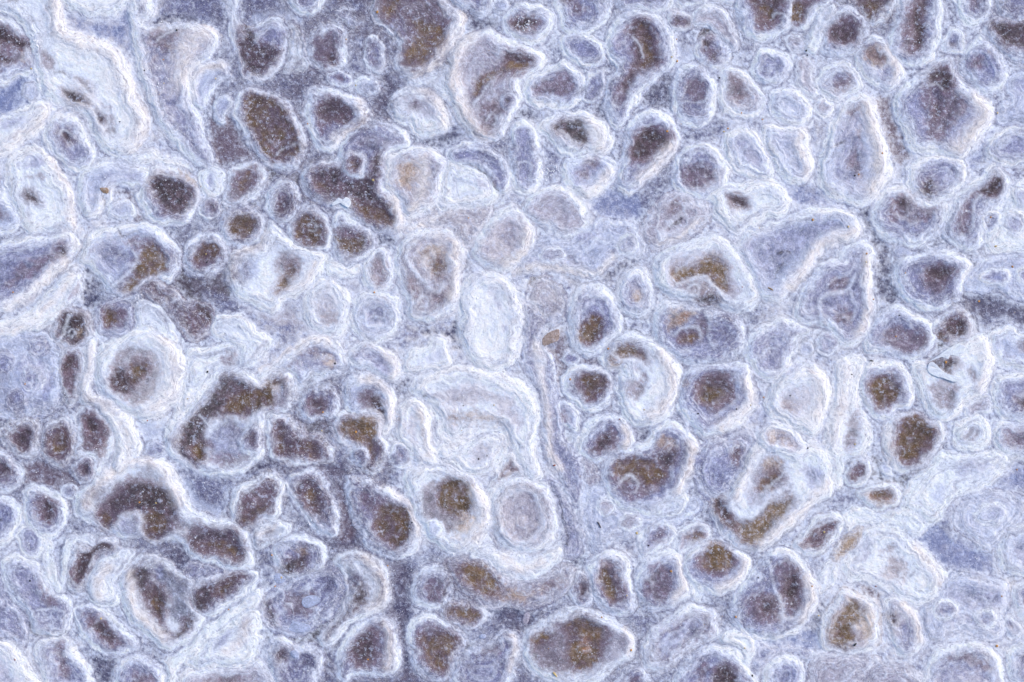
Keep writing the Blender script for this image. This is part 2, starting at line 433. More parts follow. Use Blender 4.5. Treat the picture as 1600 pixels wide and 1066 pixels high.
 K p 4 550,225 575,208 605,208 630,222 612,238 590,235 565,235
 K u 3 488,275 505,262 530,264 540,282 575,275 585,245 598,240 592,270 590,300 610,320 622,345 600,352 570,343 555,328 545,312 520,312 502,308 492,290
 K d 3 560,225 585,222 605,232 590,240 570,238
 K o 2 553,318 575,318 600,325 620,348 600,354 570,345
 K o 2 498,290 508,285 515,297 508,305
 K m 3 520,290 540,285 545,300 525,308
 W 7 615,310 626,335 622,355
M g 1.1 | ringed round knob with a black-brown eye inside the dark purple basin
 O 532,262 536,245 552,237 570,244 577,262 568,278 548,281 536,273
 K u 2 540,260 545,248 560,247 566,258 560,268 545,270
 K o 2 543,262 548,254 558,255 560,264 550,268
M p 1.5 | cream and tan mound with a bright vertical crest right of the dark basin
 O 602,250 614,238 640,228 668,232 692,246 698,262 690,285 688,310 672,328 645,342 630,330 612,305 605,285
 K t 5 615,255 640,248 655,268 650,290 640,300 620,290
 K p 4 612,285 625,290 640,310 640,330 628,322 615,300
 W 7 604,245 605,270 608,300
 W 8 658,250 662,285 655,315 645,330
M w 1.4 ! | wide creamy slope below the furrowed crescent, centre top
 O 698,252 725,262 748,268 766,285 780,305 768,318 735,324 702,330 682,322 688,300 692,275
 K p 5 730,270 750,275 765,295 745,290
M g 1.0 | furrowed crescent mound with a dark curved crease, centre top
 O 700,238 718,226 745,224 770,236 788,250 797,275 792,298 778,302 768,288 752,268 725,262 705,264
 K g 3 725,240 745,238 755,248 740,255
 K m 3 735,262 755,268 768,288 778,298 775,280 755,258
 F 4 705,266 735,262 755,271 768,287 777,298
M p 0.9 ! | cream saddle with small bright crests between three central mounds
 O 632,360 660,345 690,330 740,324 765,322 765,340 748,360 738,385 722,375 712,358 680,350 650,356
 W 3 640,357 665,350 680,335
M p 1.4 | tall pinkish mound with an orange-tan dab and a thin inner rib, centre
 O 620,395 628,374 650,360 680,354 712,362 725,385 722,410 720,440 719,470 702,490 670,502 645,497 631,470 624,440 620,415
 K t 5 655,390 690,380 702,400 695,430 682,435 665,418
 K a 5 674,408 690,405 694,425 682,433
 K m 5 630,425 650,430 662,445 665,465 648,470 634,455
 K m 5 670,455 700,450 705,470 680,485
 L 4 638,368 637,400 645,416 665,440 675,453 686,455 691,445
 L 2 652,470 658,462 668,466 668,478 658,480
 W 7 712,380 712,430 710,465
M p 1.0 | small upright mound with rosy brown floor left of the tall pinkish one
 O 567,422 574,402 590,390 606,395 616,415 614,440 602,456 585,457 571,446
 K m 4 580,410 592,402 605,420 603,442 590,450 581,430
M c 1.1 | round pale mound with a grey ring floor below the rosy brown one
 O 551,482 560,465 580,456 606,458 622,475 624,505 612,527 585,537 560,527 549,505
 K g 4 574,482 590,468 610,478 612,500 596,511 577,503
 L 2 585,480 595,478 602,488 595,498 585,494
M w 1.1 | upright oval mound with a faint pinkish floor, left of the grey ring floor
 O 474,480 480,455 500,437 526,440 542,460 547,490 541,516 520,528 500,522 481,506
 K p 5 490,480 498,460 515,453 531,478 530,505 510,517 494,505
 K m 6 498,490 515,485 525,500 510,512
M p 1.4 | smooth creamy dome at the centre with grey dimples
 O 738,392 744,365 765,341 785,325 812,327 830,350 832,380 816,407 790,424 765,420 745,408
 K g 4 755,385 765,378 770,388 760,395
 W 7 822,360 815,395 790,415
M w 1.5 | large bright white dome directly below the smooth creamy one, centre
 O 720,465 734,435 763,427 795,438 812,468 818,500 810,545 796,572 765,580 740,567 724,542 719,500
 K w 6 728,455 750,450 755,475 735,485
 K g 3 780,515 788,508 795,515 785,522
 K g 5 765,450 780,460 780,480 770,475
M p 1.1 | lavender oval pan with a blunt lower end, centre right of the star junction
 O 815,330 825,308 850,294 880,293 907,313 927,343 922,360 900,368 870,370 842,352 822,345
 K p 4 850,320 865,304 885,318 908,345 912,357 890,364 865,348
M c 0.9 ! | flat ragged pale plate with jagged grey bays, right of the centre domes
 O 805,432 815,397 840,374 870,372 895,372 930,346 960,343 990,350 1008,368 1012,388 1000,402 975,400 950,415 925,433 900,425 880,422 850,425 820,430
 K d 3 862,382 888,392 912,412 922,402 942,384 938,390 925,412 910,420 885,402
 K g 4 900,372 925,355 930,370 915,388
 L 2 910,385 918,393 926,388 930,375 945,380 960,378 962,395
 L 2 985,355 1003,370 1008,385 1000,398
 F 3 968,386 978,384 990,387
 W 6 805,425 830,420 880,420 925,428 960,402
M p 1.0 ! | pale slope with a short dark gash pointing up-right, right of centre
 O 998,362 1013,335 1035,310 1060,298 1080,308 1108,318 1112,340 1086,362 1055,380 1030,390 1010,382
 K m 6 1035,325 1055,308 1072,318 1060,338 1042,342
 F 2.5 1046,357 1055,348 1064,341
 W 5 1030,380 1060,368 1090,345
M g 1.2 | round mound with mauve mottled floor above the short dark gash
 O 1052,272 1060,246 1080,228 1110,227 1131,244 1137,270 1128,297 1095,309 1070,302 1055,290
 K m 3 1064,275 1074,255 1100,251 1122,268 1117,292 1085,300
M w 1.3 | white-topped mound with bristly brown grooves on its left half
 O 1102,306 1115,296 1130,286 1155,290 1175,280 1200,280 1222,295 1230,320 1216,337 1185,350 1155,362 1130,347 1115,331
 K m 3 1125,303 1150,300 1172,310 1168,332 1142,327
 K u 2 1138,312 1150,308 1167,314 1165,325 1148,323
M c 1.2 | smooth bluish oval between the jagged lavender hollow and the boot shape
 O 1128,230 1135,210 1160,203 1186,214 1202,240 1208,265 1197,282 1170,277 1143,263
 K g 4 1145,225 1170,218 1190,243 1186,263 1160,256
M w 1.5 | large round mound with an olive boomerang-shaped hollow, right of centre
 O 1022,432 1025,405 1045,385 1080,375 1110,368 1142,378 1160,400 1177,430 1187,457 1180,482 1155,490 1130,484 1105,474 1085,470 1060,468 1040,458
 K p 4 1038,425 1050,400 1085,388 1120,392 1142,408 1152,430 1162,460 1142,472 1120,452 1090,438 1060,447 1040,441
 K a 2 1049,432 1060,418 1085,415 1105,398 1125,403 1137,425 1138,452 1125,456 1110,441 1085,434 1060,443
 K m 3 1062,450 1085,440 1102,440 1115,455 1095,465 1075,462
 K u 3 1085,465 1105,458 1120,470 1108,478
 L 3 1058,446 1085,436 1102,434 1115,448 1130,463 1150,475
 L 2 1073,452 1080,445 1088,450 1086,460 1077,460
M g 1.0 | neat round mound with a tan dab left of the olive boomerang
 O 963,455 970,435 990,421 1011,429 1024,450 1022,476 1006,494 984,492 967,480
 K p 3 984,450 1000,442 1014,460 1006,478 992,480 984,466
 K t 3 990,460 1003,455 1010,465 1003,475 993,475
M p 0.9 ! | soft pinkish hummock between the flat ragged plate and the torn pit
 O 825,452 833,435 855,434 873,450 882,475 874,495 850,500 838,482 828,467
 K p 5 838,455 855,448 866,465 860,480 848,478
 F 3 826,440 832,434 842,434
M g 1.4 | large swirl mound with an orange-brown comma on its floor, right of centre
 O 1018,512 1023,487 1042,472 1070,476 1100,482 1125,486 1150,492 1164,517 1160,542 1140,563 1105,573 1070,568 1038,552 1023,532
 K t 3 1040,505 1045,483 1065,478 1088,488 1075,500 1060,515 1045,518
 K r 3 1050,500 1060,488 1075,485 1072,495 1058,508
 K m 3 1055,520 1075,505 1098,492 1108,508 1104,530 1075,543 1058,537
 K a 3 1062,527 1078,518 1090,526 1082,537 1068,537
 L 3 1058,520 1070,510 1088,512 1094,520 1094,532
 L 3 1100,490 1108,505 1106,525 1115,540
M c 1.5 | very large smooth pale mound with a broad flat top at right of centre
 O 1153,387 1168,362 1200,350 1235,335 1270,327 1312,328 1337,343 1345,360 1332,374 1300,382 1287,392 1275,407 1262,425 1242,442 1226,467 1205,473 1188,467 1172,440 1160,415
 K g 6 1165,385 1200,365 1250,345 1300,342 1328,352 1310,368 1275,378 1250,400 1225,430 1200,440 1180,415
 W 9 1338,360 1300,376 1275,390 1252,425 1235,450
 F 1.5 1217,397 1224,393 1234,396
 F 2 1225,412 1218,417 1212,432
 L 2 1180,358 1225,345 1265,335
M g 1.3 | curved mound with an inner winding rib and a brown-eyed bay, right side
 O 1243,492 1247,462 1260,437 1285,412 1308,404 1316,385 1345,373 1364,388 1365,425 1364,460 1370,482 1362,512 1342,534 1318,542 1300,522 1280,507 1260,507
 K g 4 1258,480 1270,450 1290,430 1315,420 1338,425 1335,445 1312,452 1290,460 1280,480 1280,495 1268,498
 K m 3 1292,452 1302,438 1322,430 1334,438 1325,453 1305,458
 K m 3 1300,493 1308,480 1325,478 1334,492 1327,508 1308,508
 L 3 1285,507 1279,480 1290,462 1310,458 1330,447 1337,425
 W 7 1352,400 1355,440 1355,490 1340,520
M g 1.2 | wide two-humped mound with a small brown spot in its hollow, right side
 O 1361,332 1371,307 1392,291 1416,293 1432,310 1455,316 1474,312 1479,335 1470,362 1445,380 1410,383 1383,373 1366,352
 K m 4 1383,325 1400,307 1420,303 1432,318 1462,325 1456,347 1425,354 1393,350
 K u 2 1403,320 1412,308 1424,315 1418,327 1410,325
 L 2 1412,297 1425,310 1440,316
M g 1.1 | oval cap with a mauve-brown patch joined above the two-humped mound
 O 1416,290 1420,260 1440,246 1470,239 1500,249 1511,270 1505,290 1485,308 1460,316 1438,308 1422,300
 K g 4 1440,262 1468,250 1495,264 1485,288 1462,272
 K u 3 1436,296 1448,280 1460,283 1460,303 1446,306
M g 1.2 | long slanting mound with dark bristly head and a fine inner rib, right
 O 1476,352 1484,320 1500,300 1520,284 1540,266 1562,263 1578,280 1574,302 1562,318 1550,332 1542,352 1535,377 1515,390 1488,382 1478,367
 K m 4 1490,355 1500,320 1520,300 1540,283 1552,270 1568,285 1560,306 1535,312 1522,320 1518,350 1514,372 1494,373
 K u 2 1528,300 1545,280 1560,273 1564,293 1545,308
 L 3 1534,308 1523,320 1520,345 1513,362
M w 0.9 ! | wide whitish apron at the right edge beside the bristly-headed mound
 O 1548,335 1562,320 1580,298 1625,280 1625,392 1580,393 1555,396 1537,385 1545,357
M g 1.3 | rounded mound with a brown brushy centre opening to the right, right side
 O 1396,432 1401,410 1420,397 1450,391 1477,390 1502,402 1518,418 1508,432 1502,447 1496,467 1475,480 1450,484 1423,477 1406,457
 K g 4 1420,440 1440,412 1475,405 1495,425 1488,455 1460,468 1430,460
 K m 4 1432,437 1445,415 1470,410 1492,425 1482,440 1482,455 1465,462 1442,452
 K u 3 1443,422 1470,413 1490,424 1472,437 1452,432
M c 0.9 ! | pale flat shelf at the right edge above a long dark crack
 O 1503,448 1520,422 1538,402 1560,397 1625,398 1625,470 1590,466 1560,456 1535,453
 K b 6 1545,420 1575,430 1570,445 1545,440
G m 5 846,545 872,535 875,512 895,503 910,535 935,555 960,540 965,560 950,580 960,600 950,620 955,650 920,650 900,635 880,620 868,600 866,575
G u 3 876,663 886,660 900,692 890,694
G u 4 460,652 512,650 520,672 500,680 470,674
G u 3 1450,540 1475,520 1487,530 1465,550 1440,566 1432,562
G u 5 1350,700 1400,742 1412,740 1462,700 1458,722 1415,770 1400,762 1370,752 1350,742 1360,720
G d 4 370,733 400,723 520,728 545,747 450,745 430,737
G m 5 40,728 60,718 115,740 132,765 100,782 85,770 40,755
G d 5 612,900 630,880 648,900 642,950 620,968 612,950
G d 4 622,960 640,960 642,1040 628,1055
G d 5 505,828 550,828 600,872 560,858 520,858
G m 4 530,758 560,780 562,832 530,842 525,800
G d 5 265,858 310,868 390,883 382,895 300,906 270,892
G b 7 1425,828 1445,808 1480,828 1530,850 1548,862 1558,890 1540,898 1500,892 1460,872 1435,850
G b 6 1570,740 1625,700 1625,770 1590,765 1570,775 1500,787 1490,782 1540,760
G b 4 1200,1000 1225,998 1290,983 1285,1010 1240,1015 1200,1012
G m 4 1345,908 1375,928 1392,970 1375,987 1365,960 1350,935
G d 4 880,868 892,858 918,870 915,890 900,892
G d 3 985,665 1005,665 1020,680 1005,692 990,685
G b 3 1268,690 1285,672 1295,700 1300,725 1280,715
G b 3 1180,640 1195,620 1200,640 1190,660 1172,658
G d 4 770,940 830,955 840,975 815,1000 790,975 770,965
G u 3 405,1000 425,985 520,960 530,970 500,1005 450,1000
G d 5 1265,950 1285,935 1290,955 1270,990
G d 4 1570,895 1595,900 1580,930 1575,950 1568,915
G d 4 140,1030 180,1030 182,1066 150,1070
M c 0.7 ! | granular whitish flat at the left edge below the narrow white ridge
 O -25,550 20,512 60,515 85,540 95,590 88,640 40,650 -25,645
 K g 8 30,560 70,560 80,610 40,625
M m 1.0 | brown hollow with a curl of tan crust at its lower right, left side
 O 82,515 92,490 104,480 125,487 140,500 142,527 125,542 95,540 78,528
 K u 3 88,512 98,490 108,483 125,490 137,503 138,525 120,537 96,532
 L 2 92,535 102,515 112,495
 K t 1.5 118,515 130,512 131,522 120,528
 L 1.5 106,520 112,515 118,520 112,526 106,524
M m 0.8 | thin upright mauve strip left of the big speckled round mound
 O 92,562 100,547 118,542 132,552 130,590 122,625 105,637 95,615 92,585
 K m 3 97,570 105,552 125,552 126,590 118,622 103,625
 K u 3 100,565 108,555 120,560 112,578 100,578
M w 1.1 | cream wall curving round the lower left cluster of dark cells
 O 140,530 152,530 150,560 143,600 147,620 168,625 190,640 207,660 219,687 216,720 200,740 175,758 163,745 178,718 182,690 173,665 155,645 128,630 124,610 132,570
 W 8 145,540 137,585 135,618 165,635 195,665 203,695 195,725 175,745
M w 1.5 | big round mound with a speckled mauve-brown floor, left, inside the cream wall
 O 148,592 152,562 167,537 195,520 230,511 264,517 282,545 290,580 282,617 262,642 235,657 205,651 175,633 156,615
 K m 4 172,585 178,555 200,538 232,541 250,560 252,590 240,622 215,642 195,630 174,610
 K o 4 188,597 203,575 222,562 230,578 212,598 196,605
 K u 3 174,595 190,570 200,590 200,620 180,612
 W 14 255,535 268,570 265,610 240,640
M m 0.9 | leftmost of the two dark-eyed cells side by side, lower left
 O 3,682 13,662 35,651 56,655 64,672 61,700 50,713 30,714 13,702
 K m 3 15,685 28,668 50,668 56,690 48,706 28,706
 K u 2 20,685 32,670 48,670 52,690 45,705 30,703
M m 0.9 | right one of the two dark-eyed cells side by side, lower left
 O 65,690 72,668 85,658 106,657 119,672 117,700 109,723 90,731 72,718 65,705
 K u 2 72,700 80,675 95,665 111,672 111,695 100,718 82,720 73,712
 K o 2 80,690 95,675 108,680 104,700 90,710 80,705
M m 0.9 | pitted mauve cell tucked inside the cream wall, lower left
 O 121,650 128,633 150,632 172,645 181,668 179,690 168,718 160,745 150,752 148,718 130,712 118,718 113,705 121,690
 K m 3 128,650 140,640 168,650 178,670 172,700 155,735 150,710 125,700
 K u 2 130,650 145,645 155,660 150,675 138,672
 K u 2 140,682 155,682 158,690 145,690
M g 0.9 | small ring with a reddish-brown eye at the foot of the cream wall, lower left
 O 114,735 119,722 135,715 149,722 151,740 140,752 121,749
 K u 3 122,735 130,725 142,728 140,742 128,743
M g 0.9 | half-seen bristly dark mound at the left edge, two thirds down
 O -25,705 5,704 22,722 36,740 28,759 0,771 -25,771
 K u 2 -25,720 8,722 16,735 5,746 -25,746
M w 1.0 ! | white crumpled shoulder right of the big speckled round mound
 O 290,562 300,547 330,547 355,535 371,540 371,570 345,590 325,610 300,640 272,655 286,600
 L 4 290,545 310,552 340,545 370,535
 K m 3 343,562 365,545 371,572 355,574
 L 3 300,600 320,585 350,573 372,575
M w 1.0 | pale scarf of thin ridges below the cream-rimmed double pan
 O 340,498 375,492 400,515 425,530 418,545 405,562 388,574 373,568 374,545 350,530 332,518
 L 2 345,505 380,520 400,545
M g 0.5 | little flat grey scale where the cream wall meets the dark basin, lower left
 O 222,705 232,690 248,691 256,706 240,715 228,713
M w 1.4 | biggest dark brown basin with an olive upper floor, lower left of centre
 O 257,690 264,662 290,640 312,620 330,598 348,582 378,577 405,592 440,575 460,585 463,615 452,638 432,644 417,655 413,690 408,715 387,729 355,740 320,737 290,722 267,709
 K g 3 322,682 360,652 388,668 400,690 385,716 340,724 322,710
 K u 3 275,690 285,665 310,640 325,620 345,588 370,588 400,606 430,588 447,593 442,622 402,642 380,650 360,650 330,652 321,672 322,710 302,726 280,712
 K o 3 350,628 375,610 400,610 430,593 446,600 436,630 405,642 375,650 355,646
 K o 3 300,700 318,688 320,715 305,724
 K m 4 330,705 370,705 400,700 390,718 345,728
 K p 3 425,612 440,592 450,610 445,633 430,640
 L 5 360,655 380,659 400,650 416,640
 L 1.5 310,650 322,662 330,668
 L 7 262,700 285,725 320,741 360,741 390,732
M g 0.9 | small ring with a brown pit inside the biggest dark basin
 O 374,690 379,672 395,661 411,674 410,700 397,707 380,707
 K u 2 384,680 395,672 402,690 392,692
M g 1.1 | pinkish-grey crescent bulge overhanging the olive floor, lower left of centre
 O 400,586 430,570 450,550 480,532 512,527 537,540 545,560 541,578 515,585 490,590 472,604 458,592 438,580 412,604 400,606
 K m 4 410,595 440,572 470,550 510,543 525,555 505,562 475,562 455,578 435,578
 K t 3 505,565 520,555 528,568 515,575
 W 5 405,578 440,555 480,535 515,532
M w 0.9 ! | white bridge between the crescent bulge and the small dark-eyed arch
 O 456,605 470,593 500,582 522,586 500,600 482,606 468,628 456,635
M g 1.0 | small arch-rimmed mound with a sooty grey eye above the L-shaped hollow
 O 467,640 472,618 490,605 515,605 529,622 527,645 515,656 500,650 480,656
 K m 3 478,635 485,618 508,618 516,638 500,650 484,648
 K u 2 486,632 495,622 508,630 500,642
M m 1.0 | dark L-shaped hollow with thick pale rim, lower left of centre
 O 414,680 418,655 435,645 455,648 470,665 478,680 500,680 520,700 516,720 490,724 455,725 425,717 416,700
 K u 3 428,672 440,658 452,668 455,688 480,683 503,695 503,714 470,714 434,711
 K o 2 432,680 444,665 447,706 435,704
 K o 2 468,702 484,690 500,700 498,715 478,710
M c 1.1 | crook-shaped white mound with a sparkly brown inner slope above an olive pan
 O 535,612 540,595 565,584 592,590 612,605 619,635 615,668 603,678 598,655 580,642 560,645 545,640
 K m 3 558,612 575,603 592,620 602,648 598,662 585,645 565,638
 K u 2 572,620 585,618 600,645 598,655 585,642
 W 7 560,592 590,595 608,620 612,655
M m 1.1 | olive T-shaped pan with sparkling specks below the white crook
 O 523,665 528,645 550,641 580,646 598,656 602,680 607,700 601,730 580,742 562,724 548,712 551,697 535,691 525,680
 K a 2 530,665 545,650 575,649 592,660 588,690 590,714 575,716 565,695 545,686 532,678
M g 0.8 | bluish warty knob at the lower left of the olive T-shaped pan
 O 548,710 555,700 570,701 578,716 568,729 553,725
M g 1.0 | grey-bellied oval with fine nested ribs left of a small white loaf, centre
 O 548,560 551,543 575,534 607,544 622,568 624,593 605,594 580,581 560,575
 K g 3 570,552 592,550 610,572 605,585 585,572
 W 6 605,550 617,575 615,590
M w 1.0 | small white loaf-shaped mound above the long creamy slab, centre
 O 627,575 634,555 660,540 680,528 700,538 705,560 700,573 665,576 642,583
 K c 4 640,570 660,555 688,545 692,560 660,570
M g 0.4 | tiny bubble ring squeezed between the ribbed oval and the white loaf
 O 621,574 624,569 630,570 631,577 626,580 622,578
M w 1.4 | long creamy slab with a rosy brown hollow along its lower edge, centre
 O 642,608 655,590 690,577 730,573 775,581 814,597 838,625 841,665 833,700 846,745 825,748 806,712 798,682 780,665 750,667 720,676 700,684 688,655 676,634 655,622
 K p 5 670,615 720,600 790,615 820,650 815,690 800,670 760,635 700,640
 K m 5 688,652 705,642 745,641 782,650 795,672 750,664 715,670 698,667
 K t 5 700,655 740,645 775,655 745,662
 F 4 661,622 668,621 676,624
 K d 2 709,622 722,621 723,628 713,631
 L 2 660,615 690,612 700,622
M w 1.2 | tall bright white spur left of the S-shaped rib, lower centre
 O 622,642 635,625 655,627 670,650 677,690 688,718 682,728 655,722 642,702 628,690
 K p 4 635,665 645,645 655,660 655,690 640,690
 W 8 655,640 665,670 672,710
 K m 3 622,650 634,645 630,665 621,668
M g 0.7 | rough little knoll with mauve pits at the foot of the tall white spur
 O 608,707 615,690 635,692 645,705 641,726 621,731 610,722
 K m 3 618,705 630,700 632,715 620,720
M w 0.9 ! | thin S-shaped white rib winding below the long creamy slab
 O 664,626 674,628 684,645 692,672 705,682 730,680 755,668 780,665 796,672 799,690 790,712 778,735 772,732 784,708 790,690 786,675 760,677 735,688 705,692 688,685 680,660
M w 1.1 | cushion-shaped mound with a lavender centre enclosed by the S-shaped rib
 O 695,695 730,691 762,683 783,680 786,692 778,712 763,737 740,742 715,730 690,722 684,705
 K p 4 733,702 750,690 770,700 768,720 750,731 738,718
M m 0.8 | mauve wedge right of the cushion-shaped mound and above the bull's-eye mound
 O 762,768 775,737 790,714 800,708 815,730 820,755 812,745 790,748 775,758
 K m 4 772,755 782,735 798,718 810,735 800,745
M g 1.3 ! | torn lavender slab with a ragged dark right edge, right of the white dome
 O 820,470 845,490 868,488 884,500 855,512 847,525 847,545 862,562 868,590 872,615 880,650 882,682 895,700 905,720 912,750 905,790 885,770 868,740 852,710 847,670 846,630 837,600 824,580 816,560 820,520
 W 7 838,540 845,590 856,640 856,690 870,730
 L 2 852,515 848,542 863,565 869,600
M g 1.3 | keyhole mound with an olive-brown pit in the torn dark bay, right of centre
 O 886,505 888,475 902,452 930,445 956,457 968,485 972,515 957,535 940,550 920,557 900,547 890,525
 K g 4 905,480 925,462 948,475 952,500 935,495 915,495
 K m 3 900,520 908,500 925,490 942,503 945,525 928,545 908,540
 K o 2 905,520 912,500 926,492 940,505 940,522 925,537 908,533
 L 2 895,515 894,535 905,548 922,555
M g 0.5 | tiny ring knob on the dark bay between two olive-floored mounds
 O 881,560 886,552 895,551 904,558 904,567 894,571 885,569
 K m 1.5 889,560 893,557 897,562 892,564
M g 1.1 | shield-shaped mound with an olive floor in the torn dark bay
 O 882,595 889,578 915,571 947,577 958,600 953,627 936,641 915,644 898,627 885,612
 K m 3 890,595 900,582 945,582 950,605 935,628 915,630 895,612
 K o 2 905,590 925,581 945,585 947,600 938,615 920,622 908,610
M w 1.5 | large swirl mound with a tan-olive comma and cream right flank, right of centre
 O 942,548 960,525 985,519 1016,526 1042,545 1062,575 1063,612 1050,642 1026,660 1000,666 975,648 964,620 964,592 972,581 950,577 938,562
 K t 3 942,560 958,545 968,562 975,572 965,582 948,577
 K a 3 955,545 975,536 1005,548 1014,570 1000,562 985,558 960,558
 K m 4 972,597 990,583 1012,598 1008,620 995,630 978,618
 K m 3 980,572 1000,570 1018,590 1012,602 995,585
 L 3 961,540 955,553 968,562 990,562 1008,575 1019,590 1014,602
 W 12 1035,555 1048,585 1045,620 1020,648
M g 1.4 | round mound with a black-brown bull's-eye floor, right of centre
 O 1060,612 1070,580 1090,567 1130,561 1162,569 1176,590 1183,620 1175,647 1145,670 1100,683 1075,662 1061,640
 K m 4 1084,600 1100,581 1137,574 1153,590 1152,622 1135,642 1105,647 1084,622
 K u 3 1092,605 1105,590 1135,588 1142,610 1125,630 1098,628
 K o 2 1093,612 1105,601 1125,600 1130,615 1118,628 1100,629
 W 8 1168,590 1172,625 1155,650 1125,668
 K t 2 1067,596 1073,594 1073,604 1068,606
M g 1.1 | pale bean-shaped mound with faint grey floor above the blue sliver pool
 O 1161,545 1167,525 1190,510 1220,497 1252,504 1266,518 1247,532 1237,560 1226,586 1205,594 1180,581 1164,562
 K g 4 1180,540 1200,528 1227,538 1222,562 1200,571 1182,560
 L 2 1190,555 1195,545 1210,545
M c 0.6 | small smooth button left of a slightly larger grey-topped one, right side
 O 1247,547 1250,538 1259,535 1269,541 1270,550 1262,556 1251,555
M g 0.8 | grey-topped round blister right of the small smooth button
 O 1274,537 1279,523 1295,518 1311,525 1313,538 1303,551 1284,555
 K g 3 1284,534 1292,527 1302,534 1298,544 1288,544
M w 1.4 | creamy domed mound with a pinkish left slope, right of the black bull's-eye
 O 1198,620 1205,600 1225,582 1255,573 1281,580 1296,603 1303,618 1287,650 1272,680 1245,670 1220,655 1200,640
 K p 5 1218,620 1240,598 1265,605 1267,632 1245,652 1222,645
 K m 5 1218,628 1230,620 1240,635 1235,650 1222,643
 W 12 1275,590 1285,615 1270,650
M c 0.5 | flat pale blister above the creamy domed mound
 O 1224,585 1230,570 1245,566 1258,570 1250,578 1235,590
M w 1.3 ! | long white bank with mauve hollows, left border of the lower right cluster
 O 1302,600 1308,570 1330,556 1353,560 1350,585 1340,600 1343,640 1356,662 1361,690 1346,712 1322,716 1316,740 1310,765 1298,740 1289,700 1290,675 1300,650
 K m 4 1320,662 1330,645 1344,650 1347,675 1342,692 1325,707 1317,692
 W 10 1320,575 1318,620 1305,660 1300,690
M g 1.2 | heart-shaped mound with an olive-black floor, lower right cluster
 O 1342,605 1345,577 1370,563 1396,566 1417,580 1427,610 1424,635 1402,640 1380,656 1360,647 1344,627
 K m 3 1352,605 1362,582 1390,575 1408,592 1412,615 1395,635 1372,645 1358,630
 K o 2 1357,605 1368,590 1385,588 1405,600 1406,620 1390,634 1375,642 1362,630
M m 1.3 | broad olive-brown basin with sparkling floor, lower right cluster
 O 1379,690 1387,660 1404,648 1430,643 1452,655 1470,660 1474,682 1458,715 1435,737 1405,737 1384,715
 K m 3 1400,690 1408,655 1430,646 1452,660 1464,675 1455,705 1430,730 1402,725
 K o 3 1404,680 1412,655 1430,648 1450,660 1458,678 1444,705 1430,722 1408,720 1402,700
 W 6 1387,670 1384,695 1390,718
M w 1.4 | pale mound with a torn white flap baring a brown hole, right side
 O 1425,582 1429,566 1455,562 1480,545 1510,530 1537,524 1550,555 1548,590 1532,615 1507,632 1490,652 1465,652 1445,632 1428,605
 K m 4 1448,597 1480,590 1498,605 1494,632 1470,642 1452,622
 K w 3 1450,562 1480,548 1510,540 1530,560 1530,590 1500,592 1470,585
 K m 4 1505,575 1525,570 1530,590 1515,600
 K u 1.2 1456,563 1470,558 1477,562 1484,556 1492,558 1497,567 1487,575 1484,585 1475,578 1464,572
 W 8 1542,540 1543,580 1530,610
M g 1.2 | wide mound with a gritty mauve floor left of the torn white flap
 O 1351,545 1354,515 1369,492 1394,478 1425,484 1450,500 1461,520 1456,545 1435,561 1410,563 1385,556 1364,551
 K m 4 1374,520 1395,503 1420,508 1452,518 1452,545 1425,558 1395,551 1376,538
M m 0.9 | small deep brown dimple above the torn white flap, right side
 O 1455,515 1465,495 1490,478 1512,484 1523,505 1518,525 1495,537 1473,527
 K u 3 1473,510 1486,497 1508,500 1512,518 1495,528 1477,521
 K o 1.5 1462,525 1468,515 1480,525 1470,533
M c 1.0 | curved pale lobe at the right edge with a mauve recess near its tip
 O 1545,545 1550,517 1575,510 1590,520 1625,517 1625,577 1590,578 1562,572
 K m 3 1585,530 1605,522 1625,525 1625,555 1600,550
M g 1.2 | blue-grey mound with a brown eye at the right edge, above a plain twin
 O 1550,622 1555,597 1575,583 1600,579 1625,579 1625,652 1590,656 1563,651
 K g 4 1565,600 1600,590 1620,610 1600,625
 K u 3 1585,628 1600,618 1625,620 1625,640 1598,638
M g 1.0 | plain lavender twin below the brown-eyed mound at the right edge
 O 1550,672 1560,658 1590,661 1625,668 1625,722 1590,718 1563,706 1552,692
 K m 4 1560,680 1575,668 1605,675 1605,705 1580,705
M w 1.0 | little curled white ring mound beside the right edge pair, lower right
 O 1490,690 1492,665 1510,650 1531,650 1545,670 1544,690 1527,703 1505,704
 K m 3 1500,685 1508,668 1522,662 1526,680 1512,692
 L 2 1500,692 1512,684 1522,670 1515,662
M p 0.6 | smooth lavender tab just above the little curled white ring
 O 1505,646 1515,627 1545,619 1549,637 1530,649
M w 1.3 ! | wide pale slab with a ragged brown-edged left side, lower right
 O 1462,700 1480,707 1520,713 1560,702 1577,715 1562,740 1530,763 1490,777 1472,800 1455,817 1430,803 1410,792 1414,765 1440,740 1458,720
 K g 6 1490,725 1540,718 1550,730 1500,750
 K c 4 1450,770 1480,750 1470,785
M m 0.8 | ring-shaped lump near two knobs in the lower right cluster
 O 1318,737 1325,719 1345,714 1359,725 1356,747 1340,760 1321,757
 K m 3 1325,742 1332,728 1348,728 1346,745 1332,752
 L 2 1328,726 1340,718 1352,728 1348,738
M c 0.6 | tiny round pearl-like knob right of the ring-shaped lump, lower right
 O 1374,732 1377,725 1384,724 1390,730 1388,738 1380,740
M t 1.0 | glossy tan slug-shaped lump under the pearl-like knob, lower right
 O 1338,772 1358,760 1390,754 1404,770 1396,791 1375,798 1355,789
 K t 3 1350,772 1370,762 1395,764 1392,785 1372,790
 K o 4 1365,770 1385,766 1388,778 1370,782
 L 2 1345,765 1370,757 1392,758 1400,772
M g 0.8 ! | pinkish-grey hillock with a short brown streak left of the V-shaped trough
 O 1083,712 1100,692 1130,681 1160,671 1175,690 1168,715 1155,745 1135,775 1110,782 1090,755
